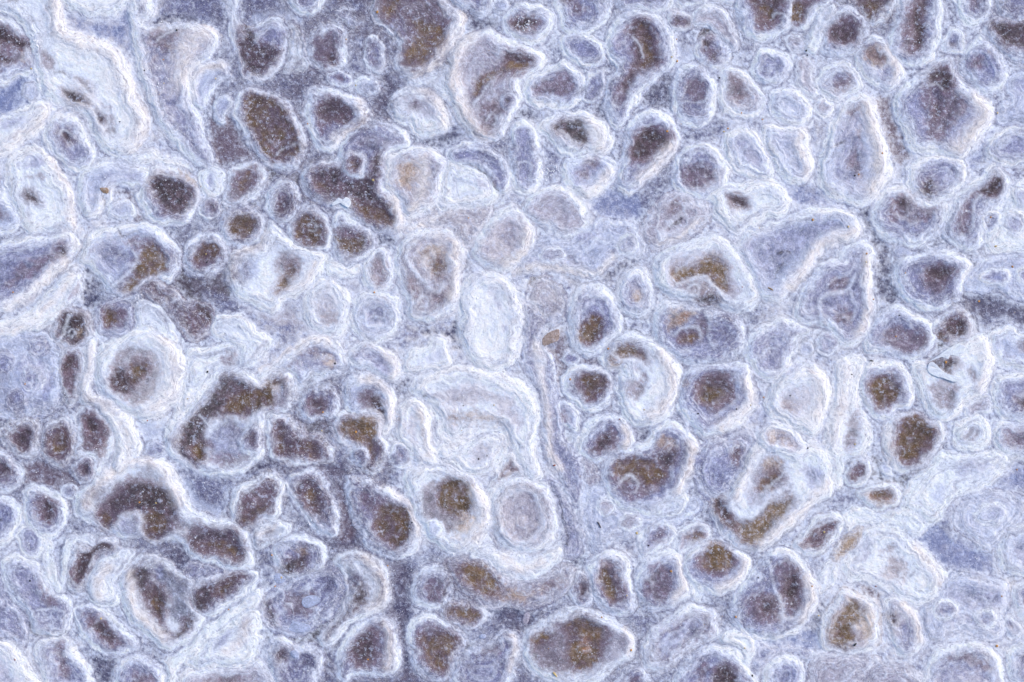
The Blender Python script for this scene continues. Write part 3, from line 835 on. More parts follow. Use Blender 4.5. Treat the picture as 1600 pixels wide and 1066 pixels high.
 K m 4 1138,725 1148,697 1163,700 1152,732
 K u 2 1145,710 1150,702 1158,705 1150,715
 K g 5 1095,725 1125,705 1135,735 1110,755
M w 1.5 | big cream-rimmed mound with a dark V-shaped trough, lower right of centre
 O 1108,790 1118,774 1148,748 1160,717 1180,690 1205,680 1240,700 1265,690 1292,710 1303,740 1297,770 1267,792 1242,817 1210,847 1178,860 1145,847 1120,817
 K p 4 1172,735 1190,710 1220,712 1235,740 1235,770 1200,790 1170,790 1160,765
 K a 3 1110,785 1125,778 1136,800 1160,815 1185,808 1205,785 1236,773 1230,800 1200,830 1178,850 1155,844 1130,817 1114,800
 K u 2 1113,787 1124,782 1135,805 1150,822 1140,825 1122,805
 K t 3 1185,727 1200,713 1220,718 1226,740 1212,762 1190,770 1178,762 1190,745
 K a 3 1190,745 1212,738 1222,748 1205,762 1188,766
 K g 3 1248,725 1265,720 1287,740 1277,767 1260,762
 W 9 1188,695 1168,715 1158,745 1150,775
 W 9 1292,755 1262,788 1222,825 1192,848
 L 4 1138,780 1148,800 1165,808 1182,800 1205,772 1228,762
 L 2 1195,760 1215,748 1230,735
M g 1.4 | lumpy mound with an olive oval floor and cream right flank, right of the torn slab
 O 943,745 948,725 964,708 990,699 1012,692 1024,674 1045,656 1067,664 1083,685 1091,710 1080,745 1062,777 1040,798 990,800 955,782
 K t 3 1022,695 1035,682 1058,688 1060,703 1040,708 1026,706
 K m 3 953,745 970,719 1000,710 1037,724 1048,745 1032,770 990,782 960,767
 K a 3 957,735 972,718 1010,717 1036,735 1032,755 1005,762 990,747 970,747
 K u 2 1020,710 1052,707 1056,715 1040,731 1028,722
 L 2 962,755 982,742 996,754 992,768
 W 9 1078,695 1078,725 1060,765
M g 1.1 | small mound with a sooty mauve floor between the torn slab and the swirl
 O 899,700 909,672 930,652 955,644 977,655 992,682 987,702 960,706 935,724 910,718
 K m 3 913,700 930,683 950,668 970,675 967,697 940,708 920,714
 K u 3 925,700 940,682 955,680 955,695 935,705
 W 6 975,665 983,685 975,700
M g 0.7 | narrow mauve-eyed dimple on the torn slab's right border
 O 868,640 876,622 892,628 903,648 903,672 892,668 880,658
 K m 3 875,642 882,632 892,642 890,658 880,655
M p 0.8 ! | pale crumpled ground between the torn slab and the olive oval mound
 O 900,705 925,722 940,748 938,775 915,795 908,775 912,745 905,720
M p 1.3 | bull's-eye mound with one neat circular inner ring, bottom centre
 O 766,800 769,770 790,750 820,744 846,754 864,780 870,815 862,847 835,862 800,860 774,842
 K p 4 782,800 792,778 812,767 832,777 843,802 838,828 818,844 796,838 784,820
 L 4 778,800 788,775 812,762 835,772 847,800 842,830 820,848 795,842 780,822
M w 1.3 ! | brilliant white V-shaped apron right under the bull's-eye mound
 O 735,868 760,852 790,862 840,864 874,848 880,865 868,882 838,903 815,908 790,897 768,880
 W 8 790,872 812,892 845,880
M g 0.9 ! | long lavender flank right of the bull's-eye mound
 O 845,752 860,748 878,765 893,795 905,830 912,862 895,872 880,868 880,850 876,815 868,780
 K g 4 870,785 880,800 888,840 885,858 878,820
 F 1.5 872,775 880,805 886,850
M c 1.0 ! | broad whitish apron with a slim dark splinter, lower right of centre
 O 908,750 938,752 958,787 1010,803 1045,798 1085,778 1092,792 1060,815 1010,822 985,838 955,845 930,862 915,830 908,800
 K g 6 970,820 1010,810 1040,812 1000,825
M w 1.4 | rimmed mound with an olive-black quadrant, bottom centre left
 O 630,748 650,730 690,724 727,735 752,765 768,800 763,832 737,857 710,863 683,853 664,832 650,802 638,772
 K m 4 653,762 700,744 738,760 746,800 722,832 690,838 664,812
 K o 2 682,775 690,755 710,746 735,755 744,780 736,803 705,805 684,793
 K t 4 715,815 740,805 742,825 715,845 700,838
 W 8 745,765 758,800 745,840
 L 2 640,745 665,735 700,733 730,745
M c 0.6 | little white teardrop knob in the olive-black quadrant's lower left
 O 664,825 670,812 685,811 694,824 687,842 673,841
M g 1.3 | rimmed mound with a dark olive right half, left of the black-quadrant mound
 O 543,748 570,745 600,760 635,775 652,800 658,835 648,857 620,872 590,865 570,847 562,822 546,800
 K m 4 560,770 590,768 625,785 645,815 640,845 615,858 590,848 575,820
 K o 3 585,812 600,790 630,785 646,810 645,838 620,855 600,846 588,832
 K g 4 560,800 575,790 580,810 570,830
 W 4 600,760 636,780 652,815 655,838
M g 1.1 | slanting bean with a black-brown hollow, left of the dark olive half mound
 O 450,760 457,740 480,732 503,740 517,770 528,800 523,832 500,834 483,817 464,792
 K u 3 461,765 470,750 495,748 506,775 506,805 490,806 474,790
 K o 2 475,770 490,762 497,790 487,798
M m 1.1 | ochre-speckled mauve mound beside the slanting bean, bottom left of centre
 O 358,792 367,765 385,751 420,741 442,754 445,782 436,806 410,817 385,832 369,822
 K m 3 369,800 378,768 410,760 434,775 428,797 395,822 378,824
 K o 3 374,812 390,795 415,785 425,792 400,812 385,822
M g 1.0 | knobbly mound with rusty brown kinks and tiny orange grains, bottom left of centre
 O 428,855 445,840 480,836 507,853 511,880 492,902 462,908 438,895
 K u 2 438,892 450,875 465,870 478,853 483,868 476,890 460,893 452,900
 K t 3 455,860 470,850 485,858 480,875
M w 1.4 | huge lobed brown mound with a thick serpentine rib, lower left
 O 118,792 128,762 158,738 190,719 230,713 264,729 287,768 302,800 330,808 372,818 392,840 397,870 382,892 340,883 300,868 288,852 265,840 240,848 225,835 200,840 170,828 140,815
 K m 4 148,800 170,765 200,745 245,738 275,768 292,812 330,818 375,832 385,865 345,872 300,860 270,830 235,842 200,812 165,828
 K u 3 155,803 175,775 200,758 240,755 270,775 278,800 268,822 250,845 232,840 225,815 200,800 180,818 160,825
 K o 2 222,808 240,795 262,802 262,822 245,843 229,836
 K o 2 158,805 172,798 178,812 165,822
 K u 3 297,837 320,830 360,828 380,850 376,874 340,870 307,857
 K o 3 315,850 345,845 375,852 370,870 340,866
 K g 3 185,820 198,810 215,810 220,830 200,838
 W 9 135,790 150,760 190,730 230,722 262,740 278,780
 L 5 186,818 198,804 218,806 222,826 235,846 255,847 267,836 290,830
M g 1.0 | triangular mound with a smoky mauve floor near the left edge, lower left
 O 36,780 42,762 60,759 92,774 108,795 104,822 85,840 60,836 41,816
 K m 3 52,775 75,768 94,790 92,812 75,823 58,806
 K u 3 65,790 80,780 85,800 75,815
M c 0.5 | tiny white curl above the triangular smoky mound
 O 95,766 102,755 118,757 123,774 111,782 98,777
M g 0.9 | grey rounded mound cut by the left edge, level with the triangular smoky one
 O -25,780 10,775 31,790 33,815 22,842 0,853 -25,853
 K g 4 -25,795 12,790 20,812 5,832 -25,832
M g 0.7 | small smooth grey egg left of the serpentine loop, lower left
 O 28,850 34,826 52,819 70,832 70,855 61,869 39,869
 K g 3 35,845 42,833 57,835 62,850 52,862 38,858
M w 1.0 | narrow U-shaped white loop with a dark slot beside it, lower left
 O 66,828 80,843 84,878 93,903 98,910 97,880 99,852 116,836 140,836 152,850 145,856 121,849 110,863 109,890 104,918 92,927 74,907 66,880
M m 1.0 | bent dark brown slot between the U-shaped loop and a bright hump, lower left
 O 106,895 111,864 122,850 145,857 155,842 172,838 184,846 181,860 152,870 142,900 127,922 110,918
 K u 2 120,905 122,877 135,862 160,846 179,850 176,860 147,873 134,902
 K m 2 108,900 118,885 116,910
M w 1.3 | brilliant white hump in the lower left beside the twin black-brown troughs
 O 138,912 147,885 165,870 190,861 212,864 197,883 186,910 188,937 165,947 143,937
 W 9 170,885 158,905 160,930
M g 1.1 | long blue-grey mound curling down the left side to a flat round end
 O 3,882 19,868 50,871 67,893 80,918 108,930 112,958 103,985 78,994 55,985 42,955 22,937 7,912
 K g 5 35,885 55,890 70,930 60,960 45,930
 K m 4 60,905 78,922 98,940 80,950 65,930
 L 2 50,975 58,957 82,949 100,960 99,980 82,990 62,987
 F 1.5 48,975 56,988 80,995 102,985
M g 1.0 | eye-shaped mound with a mauve iris below the brilliant white hump
 O 113,950 130,944 150,944 172,964 197,984 219,1006 207,1017 175,1021 145,1011 128,987
 K m 4 128,960 150,954 182,984 200,1005 180,1012 153,997
 K u 3 145,975 160,975 180,1000 170,1005 155,995
M w 1.4 | white-rimmed basin with a crooked black-brown trough, bottom left
 O 183,905 203,880 222,870 250,871 275,890 300,905 300,930 320,962 322,968 307,988 287,1008 262,1014 233,998 208,972 193,945
 K d 4 235,890 260,885 295,905 300,940 312,962 290,985 262,960 265,930 240,910
 K u 2 203,892 218,882 234,890 237,915 262,930 257,960 250,977 232,960 220,930
 K o 2 230,925 240,915 260,930 256,958 249,970 236,955
 K u 3 250,980 262,985 275,988 295,968 304,975 285,993 268,998
 K g 4 235,880 252,885 255,900 242,902
 W 7 205,890 208,935 225,970 255,1000
M g 1.2 | slanting cigar-shaped trough with a dark brown floor, bottom left
 O 289,932 298,911 340,897 380,889 403,895 398,915 372,936 345,957 320,968 299,957
 K u 2 299,930 310,915 340,905 375,895 382,903 362,925 330,947 312,957 302,947
 K o 2 335,925 350,910 372,902 360,922 340,932
M w 1.1 | straight cream-coloured Y-shaped wall at the bottom left
 O 403,918 372,943 330,973 300,1003 275,1023 255,1030 262,1042 261,1085 276,1085 277,1047 300,1024 335,990 372,965 403,950 410,935
M w 1.2 | white-sheened mound right of the cream Y-shaped wall, bottom left
 O 290,1035 320,998 350,978 385,955 402,955 406,990 397,1028 370,1040 310,1042
 K g 4 330,1010 350,990 365,985 350,1012 335,1022
 W 8 385,975 378,1000 355,1018
M p 1.0 | low pinkish mound touching the bottom edge right of the Y-shaped wall
 O 283,1052 330,1046 380,1036 405,1032 418,1045 425,1085 285,1085
 K m 4 325,1055 360,1050 385,1060 380,1085 325,1085
M g 1.1 | crinkled grey mound touching the bottom edge, second from the bottom left corner
 O 57,1018 68,998 98,992 115,1002 122,1020 142,1045 150,1085 85,1085 65,1050
 K m 4 82,1012 100,1000 110,1028 118,1058 100,1062
 L 2 108,1000 106,1020 120,1035 140,1060
M w 1.2 | white mound filling the bottom left corner
 O -25,1000 15,1003 37,1022 52,1050 67,1085 -25,1085
 K g 5 -25,1025 10,1030 25,1055 35,1085 -25,1085
M g 1.0 | mottled mauve mound at the bottom edge left of the Y-shaped wall
 O 183,1057 190,1036 215,1022 240,1029 254,1045 258,1085 185,1085
 K m 4 200,1055 215,1045 240,1050 240,1075 205,1075
M g 0.7 ! | low granular slope at the left edge above the white corner mound
 O -25,890 -2,905 8,932 32,955 47,985 38,1010 15,998 -25,992
M g 0.9 ! | patch of loose pale scales scattered on grey crust, bottom left of centre
 O 408,957 428,922 455,903 485,888 517,878 530,895 540,920 525,945 510,968 480,985 450,990 425,985
 K m 4 440,930 470,920 500,925 490,960 450,965
 K d 4 505,900 525,900 515,930 500,930
 K u 3 415,940 425,950 430,975 418,968
M w 1.2 | tall arching white mound with a dark brown inner hollow, bottom left of centre
 O 522,886 531,866 555,859 585,872 604,897 609,935 590,955 572,962 548,975 525,1000 505,1008 500,995 530,962 548,925 542,900
 K u 4 552,905 570,920 570,940 545,960 520,985 510,998 512,985 540,955 555,930
 K d 3 540,885 560,900 575,910 560,915 545,905
 W 9 570,870 592,900 597,930 580,950
M g 1.3 | mound with a dark brown pit and white fluted right wall at the bottom edge
 O 523,1042 538,1002 560,977 590,962 614,969 624,1005 620,1042 600,1056 560,1054 538,1066
 K m 4 540,1020 558,990 580,975 600,990 598,1030 575,1042 550,1040
 K u 3 545,1018 560,995 578,985 585,1005 577,1037 555,1030
 W 8 600,975 610,1005 603,1040
M g 1.2 | lumpy bluish mound with a small brown pit at the bottom edge, left of centre
 O 421,1012 432,996 460,1003 490,1012 505,1025 500,1050 485,1085 440,1085 424,1060 419,1035
 K u 3 427,1020 435,1013 448,1017 445,1028 433,1032
 K d 4 470,1015 495,1025 490,1045 470,1040
M g 1.1 | broken ring with a grey shell floor left of the ochre tongue, bottom centre
 O 644,927 647,901 665,885 690,884 707,903 706,925 692,948 672,953 652,946
 K m 3 661,922 670,900 685,897 702,911 692,930 688,946 670,942
 F 2 705,912 694,928 690,948
M p 1.3 ! | broad tongue of ochre and pink crust under the brilliant V-shaped apron
 O 693,882 718,868 740,872 775,888 800,905 830,908 862,895 880,882 896,890 893,915 860,940 820,952 795,945 770,948 738,932 712,915
 K t 4 710,885 735,875 770,890 780,920 800,930 785,940 750,930 725,908
 K a 3 715,890 740,878 765,890 775,915 770,930 748,922 728,905
 K m 4 845,920 865,900 885,888 890,905 870,925 850,932
 K t 5 790,918 830,925 850,918 830,935 800,938
 L 1.5 695,885 710,905 735,930
M p 0.8 | small olive-floored oval below the broad ochre tongue
 O 690,955 700,941 730,943 757,950 754,970 735,980 712,973 695,965
 K a 3 698,953 710,945 735,947 748,955 742,970 722,968 705,962
M g 1.2 | olive-floored mound with a tapering lower end, bottom centre left
 O 638,1002 643,976 665,962 690,964 717,982 728,1000 715,1020 704,1040 696,1062 665,1056 645,1034
 K m 3 648,1005 658,978 690,973 722,995 705,1022 695,1050 672,1045 655,1025
 K a 3 654,1010 665,990 700,985 718,1000 704,1020 695,1045 677,1042 663,1022
M g 1.1 | pale wedge mound with a thin sharp upper edge, bottom centre
 O 707,1032 735,1012 770,1001 790,987 810,994 815,1015 803,1045 785,1085 722,1085 708,1062
 K m 3 752,1012 775,1004 787,1017 770,1026 756,1023
 F 3 701,1024 722,1014 745,1002
 W 5 800,995 806,1015 795,1045
M w 1.3 | largest olive mound at the bottom edge with a rusty centre
 O 817,1007 827,985 850,968 880,955 905,948 937,957 965,977 986,984 995,1005 988,1027 957,1047 932,1067 900,1074 850,1059 823,1037
 K p 4 935,975 965,985 985,1000 975,1025 940,1045 930,1020
 K m 3 827,1002 850,983 885,967 940,973 957,1000 940,1032 910,1052 860,1053 831,1032
 K a 2 882,975 905,963 925,968 940,985 941,1010 926,1040 900,1046 884,1022 884,995
 K a 3 832,998 850,985 858,1000 840,1008
 K r 4 905,1005 918,998 926,1010 915,1022
 K p 2 962,990 980,985 989,1005 979,1020 964,1015
 W 4 975,980 990,1000 984,1022
M g 1.3 | leaning oval mound with an olive-black slot, bottom right of centre
 O 917,886 929,865 955,857 977,869 985,900 993,930 990,950 965,963 944,955 924,932 917,910
 K m 3 927,882 945,868 967,878 977,905 984,930 970,945 953,943 938,920
 K o 2 934,890 949,886 960,905 965,930 956,940 942,917
M g 0.8 | small brown-eyed oval squeezed left of the leaning oval mound
 O 888,917 897,897 912,894 923,911 926,935 911,950 894,937
 K u 3 899,912 911,904 917,922 905,929
M g 1.2 | squarish mound with a mauve floor and cream right wall, bottom right of centre
 O 994,902 1000,880 1020,866 1048,860 1066,870 1073,900 1082,925 1067,942 1030,953 1005,948 994,927
 K m 4 1003,907 1011,885 1035,877 1054,900 1051,927 1030,944 1010,932
 W 8 1062,880 1070,910 1055,935
M g 0.8 | greyish hummock with one black grain above the squarish mauve mound
 O 1000,850 1008,822 1035,815 1056,828 1048,848 1025,860 1005,868
 K m 5 1015,845 1025,825 1042,832 1035,848
M p 0.8 | small tan-topped saddle between the V-shaped trough and a gritty olive mound
 O 1052,852 1060,830 1085,815 1108,825 1108,842 1085,850 1062,866 1052,865
 K t 3 1068,838 1085,823 1100,832 1092,845 1072,848
 K o 3 1075,838 1088,828 1096,835 1085,843
M g 1.3 | gritty olive-topped mound under the dark V-shaped trough
 O 1061,878 1083,855 1113,845 1145,853 1168,870 1174,893 1147,922 1115,928 1085,917 1065,900
 K m 3 1083,880 1098,860 1130,848 1152,868 1150,888 1125,905 1098,895
 K a 2 1098,868 1110,850 1130,850 1146,865 1139,885 1118,892 1102,885
 W 7 1165,880 1148,908 1122,920
M w 1.0 ! | smooth cream saddle left of the gritty olive-topped mound's foot
 O 1072,875 1084,900 1100,922 1095,938 1085,935 1076,905
M g 1.4 | double-lobed mound split by a pale inner rib, bottom right
 O 1141,957 1144,927 1164,907 1180,888 1197,865 1222,857 1250,872 1272,908 1275,940 1257,975 1232,993 1195,998 1163,989 1147,972
 K m 4 1163,935 1190,918 1215,933 1217,967 1190,977 1168,962
 K m 3 1208,882 1235,870 1257,890 1260,930 1250,957 1227,962 1215,920
 K u 4 1185,935 1205,935 1208,955 1190,958
 K u 4 1225,910 1245,890 1252,925 1240,948 1228,935
 L 3 1200,875 1206,905 1216,930 1222,955 1220,975
 L 2 1218,958 1235,965 1250,955
 W 6 1262,900 1268,935 1250,970
M p 1.1 | sloping pinkish-grey mound with tiny brown pits near the bottom edge
 O 1005,1012 1020,985 1050,960 1080,944 1105,949 1122,965 1120,995 1088,1010 1065,1025 1035,1047 1010,1043
 K g 5 1030,1000 1060,975 1095,965 1095,985 1060,1005 1040,1025
 K m 2 1050,985 1060,970 1063,975 1055,990
 K d 4 1075,980 1095,980 1090,998 1078,995
 L 2 1050,1020 1045,1035 1030,1042
M g 1.1 | bumpy mound with mauve patches at the bottom edge, right of centre
 O 1058,1045 1080,1022 1115,1009 1145,1016 1167,1038 1180,1085 1060,1085
 K m 4 1080,1050 1100,1030 1110,1055 1090,1070
 K u 4 1115,1050 1135,1038 1152,1052 1148,1085 1120,1085
M g 0.9 | grey half mound cut by the bottom edge right of the largest olive one
 O 958,1085 968,1057 988,1041 1010,1048 1018,1085
 K m 4 970,1085 980,1060 998,1055 1004,1085
M m 1.0 | speckled mauve mound right under the cream rim of the V-shaped trough mound
 O 1239,852 1255,826 1285,804 1312,803 1318,822 1298,850 1276,866 1251,866
 K m 4 1252,845 1265,825 1290,812 1305,818 1290,842 1268,857
M t 0.9 ! | gritty tan shoulder running down to a pale flap, lower right
 O 1298,880 1303,858 1325,832 1345,822 1352,832 1342,852 1318,872 1302,888
 K t 4 1305,868 1325,840 1342,832 1332,852 1312,870
M w 0.8 | small folded cream flap at the left of the tan and olive boss, lower right
 O 1276,922 1285,893 1299,872 1313,880 1302,905 1286,927
 L 2 1285,910 1292,895 1302,882
M w 1.3 ! | broad smooth white mound with two hairline cracks, lower right
 O 1318,888 1322,870 1345,850 1352,828 1400,824 1432,850 1462,880 1477,905 1467,940 1440,948 1410,937 1380,917 1350,907 1325,905
 K g 4 1345,850 1360,840 1362,870 1345,880
 K m 4 1370,857 1390,843 1407,850 1400,862 1373,868
 K m 5 1375,895 1395,870 1420,875 1427,900 1400,912
 F 1.5 1370,868 1385,872 1407,863
 F 1.5 1434,888 1425,902
 F 1.5 1432,921 1438,924 1443,924
 L 2 1425,905 1440,890 1455,905
 W 8 1430,855 1452,885 1468,915
M t 1.3 | tan and olive crusty boss with a pale right shoulder, lower right
 O 1283,992 1288,962 1303,937 1315,920 1347,934 1368,943 1374,975 1370,1002 1342,1019 1310,1014 1288,1008
 K p 4 1300,955 1320,925 1345,940 1360,960 1360,990 1340,1010 1300,1008 1290,990
 K a 3 1304,962 1325,938 1345,945 1350,965 1336,985 1338,1000 1320,1010 1300,1002 1296,985
 K t 3 1340,950 1362,955 1368,975 1355,998 1342,990
 W 3 1330,930 1352,940 1362,960
M g 1.0 | grey swirling mound with a faint brown corner right of the tan boss
 O 1386,940 1406,934 1432,955 1443,985 1433,1018 1410,1024 1394,1002 1386,975
 K u 3 1390,965 1398,958 1405,968 1398,978
 W 6 1412,942 1432,970 1435,1000
M c 1.3 ! | very broad flat-topped whitish mound near the right bottom, below the dark pool
 O 1440,950 1470,908 1500,899 1550,903 1572,918 1575,945 1562,960 1570,985 1550,998 1500,987 1462,1003 1442,990 1436,970
 K g 5 1478,920 1555,918 1565,945 1520,956 1485,945
 K g 5 1470,970 1530,960 1545,980 1500,980
 L 2 1478,955 1520,960 1560,955
M g 0.5 | tiny grey rosette at the right foot of the very broad whitish mound
 O 1566,972 1577,958 1590,968 1596,988 1582,999 1570,992
 K m 2 1574,978 1582,970 1586,984 1578,988
M g 1.0 | half mound with rosy centre cut by the right edge, near the bottom
 O 1583,930 1595,911 1625,905 1625,985 1600,967
 K m 4 1595,935 1625,925 1625,960 1602,950
M c 1.0 ! | smooth whitish pancake above the dark pool near the right edge
 O 1493,812 1504,786 1540,770 1580,771 1603,785 1598,808 1572,828 1547,858 1520,842 1500,830
 K c 6 1515,805 1550,785 1585,790 1560,815 1530,825
M c 1.1 | pale round mound at the right edge beside the dark pool
 O 1559,852 1574,826 1605,814 1625,813 1625,897 1590,897 1565,887
 K g 5 1580,850 1610,835 1625,850 1610,880 1585,875
M g 1.2 | broad arching mound with a mauve band at the bottom edge, lower right
 O 1448,1052 1460,1022 1490,1006 1530,1004 1560,1023 1566,1050 1552,1085 1440,1085
 K m 4 1475,1017 1520,1018 1553,1035 1547,1050 1500,1037 1478,1032
M g 1.0 | small round mound at the bottom right corner
 O 1570,1032 1580,1011 1605,1003 1625,1005 1625,1078 1590,1067 1572,1052
 K d 3 1590,1030 1605,1018 1625,1022 1625,1045 1600,1045
M p 1.0 ! | low lavender mound at the bottom edge left of the broad arching one
 O 1342,1085 1362,1052 1395,1040 1425,1044 1442,1085
 K p 4 1365,1080 1380,1058 1410,1058 1420,1085
M p 1.0 ! | soft pinkish swell between two dark seams at the bottom edge
 O 1264,1062 1272,1032 1290,1021 1340,1023 1372,1032 1352,1056 1332,1085 1264,1085
 K p 4 1280,1050 1310,1040 1330,1050 1320,1075 1285,1075
M g 0.9 | small grey dome at the bottom edge left of a jagged dark seam
 O 1194,1052 1209,1031 1240,1024 1256,1048 1245,1085 1198,1085
 K g 4 1210,1055 1225,1042 1242,1048 1235,1070
M w 1.0 ! | cream bank under the glossy tan slug-shaped lump, lower right
 O 1312,802 1340,792 1378,802 1410,797 1440,808 1445,825 1425,840 1405,822 1350,818 1325,826 1315,815
M g 0.8 ! | flat bluish apron above the dark seams near the bottom edge, right
 O 1180,1002 1200,1015 1240,1012 1262,1015 1262,1030 1240,1018 1210,1025 1190,1045 1178,1040
M w 1.0 | crisp white corner fold in the crust above the bottom dark seam, right
 O 1150,985 1178,1000 1170,1035 1148,1012 1128,1005 1125,990
M g 1.0 | wavy grey slope between two cream crests at the top edge, centre right
 O 690,-25 705,5 725,15 745,25 765,20 768,5 772,-25
 K m 4 720,-25 755,-25 750,0 735,0
M g 0.9 | scruffy bluish mound at the top edge above the tall S-shaped one
 O 958,-25 962,5 975,18 1000,15 1030,20 1048,5 1050,-25
 K d 4 1000,-10 1020,-15 1025,8 1005,10
M g 0.9 | ragged grey swell at the top edge above the pale arch
 O 1056,-25 1056,5 1070,12 1090,8 1110,0 1145,5 1145,-25
 K d 3 1060,-5 1085,-5 1075,8 1062,6
M c 0.8 ! | pale granular plain between the gully and the white apron, far right centre
 O 1402,372 1420,388 1450,388 1475,384 1480,392 1450,395 1420,398 1402,405 1395,390
M w 0.9 ! | rippled white bank above the coarse brown floor, upper left
 O 155,250 200,240 240,235 262,245 290,255 300,268 285,262 255,257 225,258 190,250 165,254
M w 0.9 ! | white shelf below the twin olive ovals, left of centre
 O 500,405 520,408 545,412 565,412 560,428 535,432 512,428 505,418
M g 0.8 ! | faint spotted rise between the serpentine mound and the crooked trough, lower left
 O 305,880 340,890 370,895 340,896 300,908 285,900 290,885
M w 1.1 | sparkling white ledge above the knobbly rusty mound, bottom left of centre
 O 398,835 412,818 440,812 455,822 450,838 430,845 412,852 400,850
 W 4 405,835 430,822
M w 1.0 | oval ring mound with grey inner curls on the broad whitish apron
 O 1012,800 1022,778 1044,768 1070,774 1082,792 1066,812 1040,818 1020,814
 K g 3 1030,798 1045,785 1062,790 1055,802 1038,806
 L 2 1028,802 1030,788 1046,780 1064,784
M p 1.1 | pinkish tan-flecked mound right above the V-shaped trough mound
 O 1180,690 1190,668 1215,660 1246,676 1264,702 1242,716 1215,706 1195,708
 K t 4 1192,690 1205,675 1228,682 1240,698 1215,695
M g 0.6 ! | faint low ring in the granular whitish flat, nearest the left edge
 O -8,560 5,548 20,555 24,572 12,584 -4,580
 K g 3 2,565 12,562 12,572 4,574
M g 0.6 ! | larger faint low ring in the granular whitish flat
 O 30,585 42,570 62,575 70,595 58,612 38,610
 K g 3 42,590 52,584 58,595 48,602
M g 0.6 ! | uppermost faint ring in the granular whitish flat, below the narrow white ridge
 O 42,535 55,524 74,530 78,548 62,560 45,553
 K p 3 54,540 64,538 64,548 56,550
M g 0.6 ! | lowest faint swelling in the granular whitish flat
 O 8,618 25,606 40,618 44,634 25,642 8,636
 K g 3 20,624 30,620 32,630 22,632
M g 0.8 | knobby oval low on the whitish apron at the right edge
 O 1560,345 1575,325 1598,330 1606,352 1590,370 1568,366
 K g 3 1574,350 1586,340 1594,352 1582,360
M g 0.7 | small curl on the whitish apron just right of the fine inner rib
 O 1538,340 1548,328 1560,334 1558,352 1546,366 1536,356
 K g 2 1544,348 1552,342 1552,354
M g 0.8 | round ripple high on the whitish apron at the right edge
 O 1578,305 1592,294 1612,298 1618,315 1602,326 1584,320
 K g 3 1590,312 1602,306 1606,316
M g 0.8 | oblong ripple on the pale flat shelf above the long dark crack
 O 1530,430 1548,416 1575,420 1580,438 1558,450 1536,446
 K b 3 1545,434 1562,428 1566,438 1550,442
M g 0.7 | round ripple at the far right of the pale flat shelf
 O 1588,425 1602,415 1622,420 1625,440 1604,448 1590,440
 K g 3 1600,430 1612,428 1610,438
M g 0.8 | pale fold in the middle of the flat ragged plate
 O 838,400 850,386 875,384 888,398 872,412 848,412
 K g 3 852,400 866,394 874,402 860,406
M g 0.8 | scalloped button near the right end of the flat ragged plate
 O 962,385 970,368 990,366 1002,382 990,396 970,396
 K g 2 974,382 984,376 990,386 980,390
M p 0.7 | left one of two soft buttons on the lower broad whitish apron
 O 928,790 938,776 956,778 964,794 952,808 934,806
 K g 3 940,792 950,788 952,798
M p 0.7 | right one of two soft buttons on the lower broad whitish apron
 O 968,810 980,800 998,804 1002,820 986,830 970,824
 K g 3 980,814 990,812 988,820
M g 0.8 | round ripple on the left part of the very broad flat-topped whitish mound
 O 1455,950 1468,935 1490,938 1498,955 1482,970 1462,966
 K g 3 1470,952 1482,948 1484,958
M g 0.8 | round ripple near the right corner of the very broad flat-topped whitish mound
 O 1520,962 1532,950 1552,952 1558,968 1544,980 1526,976
 K g 3 1534,964 1544,962 1544,970
M c 0.8 | ringed dome within the smooth whitish pancake above the dark pool
 O 1518,805 1532,788 1558,785 1572,800 1560,820 1534,822
 K g 3 1535,804 1550,798 1556,808 1542,812
"""
# ---------------------------------------------------------------- numeric helpers
def srgb(r, g, b):
    c = np.array([r, g, b], float)/255
    return np.where(c <= .04045, c/12.92, ((c+.055)/1.055)**2.4)
TINT = np.array([0.935, 0.965, 1.0])             # cool tint over every mineral colour, red held back most
def mineral(r, g, b, k=0.80): return srgb(r, g, b)*TINT*k
PAL = dict(
    w=mineral(240, 245, 253, .97), c=mineral(196, 204, 230), p=mineral(184, 176, 190), g=mineral(142, 144, 180),
    d=mineral(70, 67, 100), m=mineral(122, 97, 106), u=mineral(66, 48, 48), o=mineral(108, 80, 36),
    t=mineral(190, 158, 126), b=mineral(132, 144, 190), r=mineral(158, 104, 56), a=mineral(128, 97, 50),
    base=mineral(108, 109, 146), cream=mineral(255, 242, 230, .9))  # cream tints the bloom and paints sun warmth onto crests

def sst(a, b, x):
    t = np.clip((x-a)/(b-a), 0, 1); return t*t*(3-2*t)

def vnoise(x, y, seed):
    rs = np.random.RandomState(seed); T = rs.rand(256, 256)
    xi = np.floor(x).astype(int); yi = np.floor(y).astype(int)
    fx = x-xi; fy = y-yi
    fx = fx*fx*fx*(fx*(fx*6-15)+10); fy = fy*fy*fy*(fy*(fy*6-15)+10)
    a = T[yi & 255, xi & 255]; b = T[yi & 255, (xi+1) & 255]
    c = T[(yi+1) & 255, xi & 255]; d = T[(yi+1) & 255, (xi+1) & 255]
    return (a*(1-fx)+b*fx)*(1-fy)+(c*(1-fx)+d*fx)*fy-.5      # -0.5 .. 0.5

def fbm(x, y, scale, seed, n=4, gain=.55):
    o = 0; a = 1; s = 0
    for i in range(n):
        f = 2**i/scale
        o = o+a*vnoise(x*f+17.3*i, y*f-9.1*i, seed+i); s += a; a *= gain
    return o/s*1.6

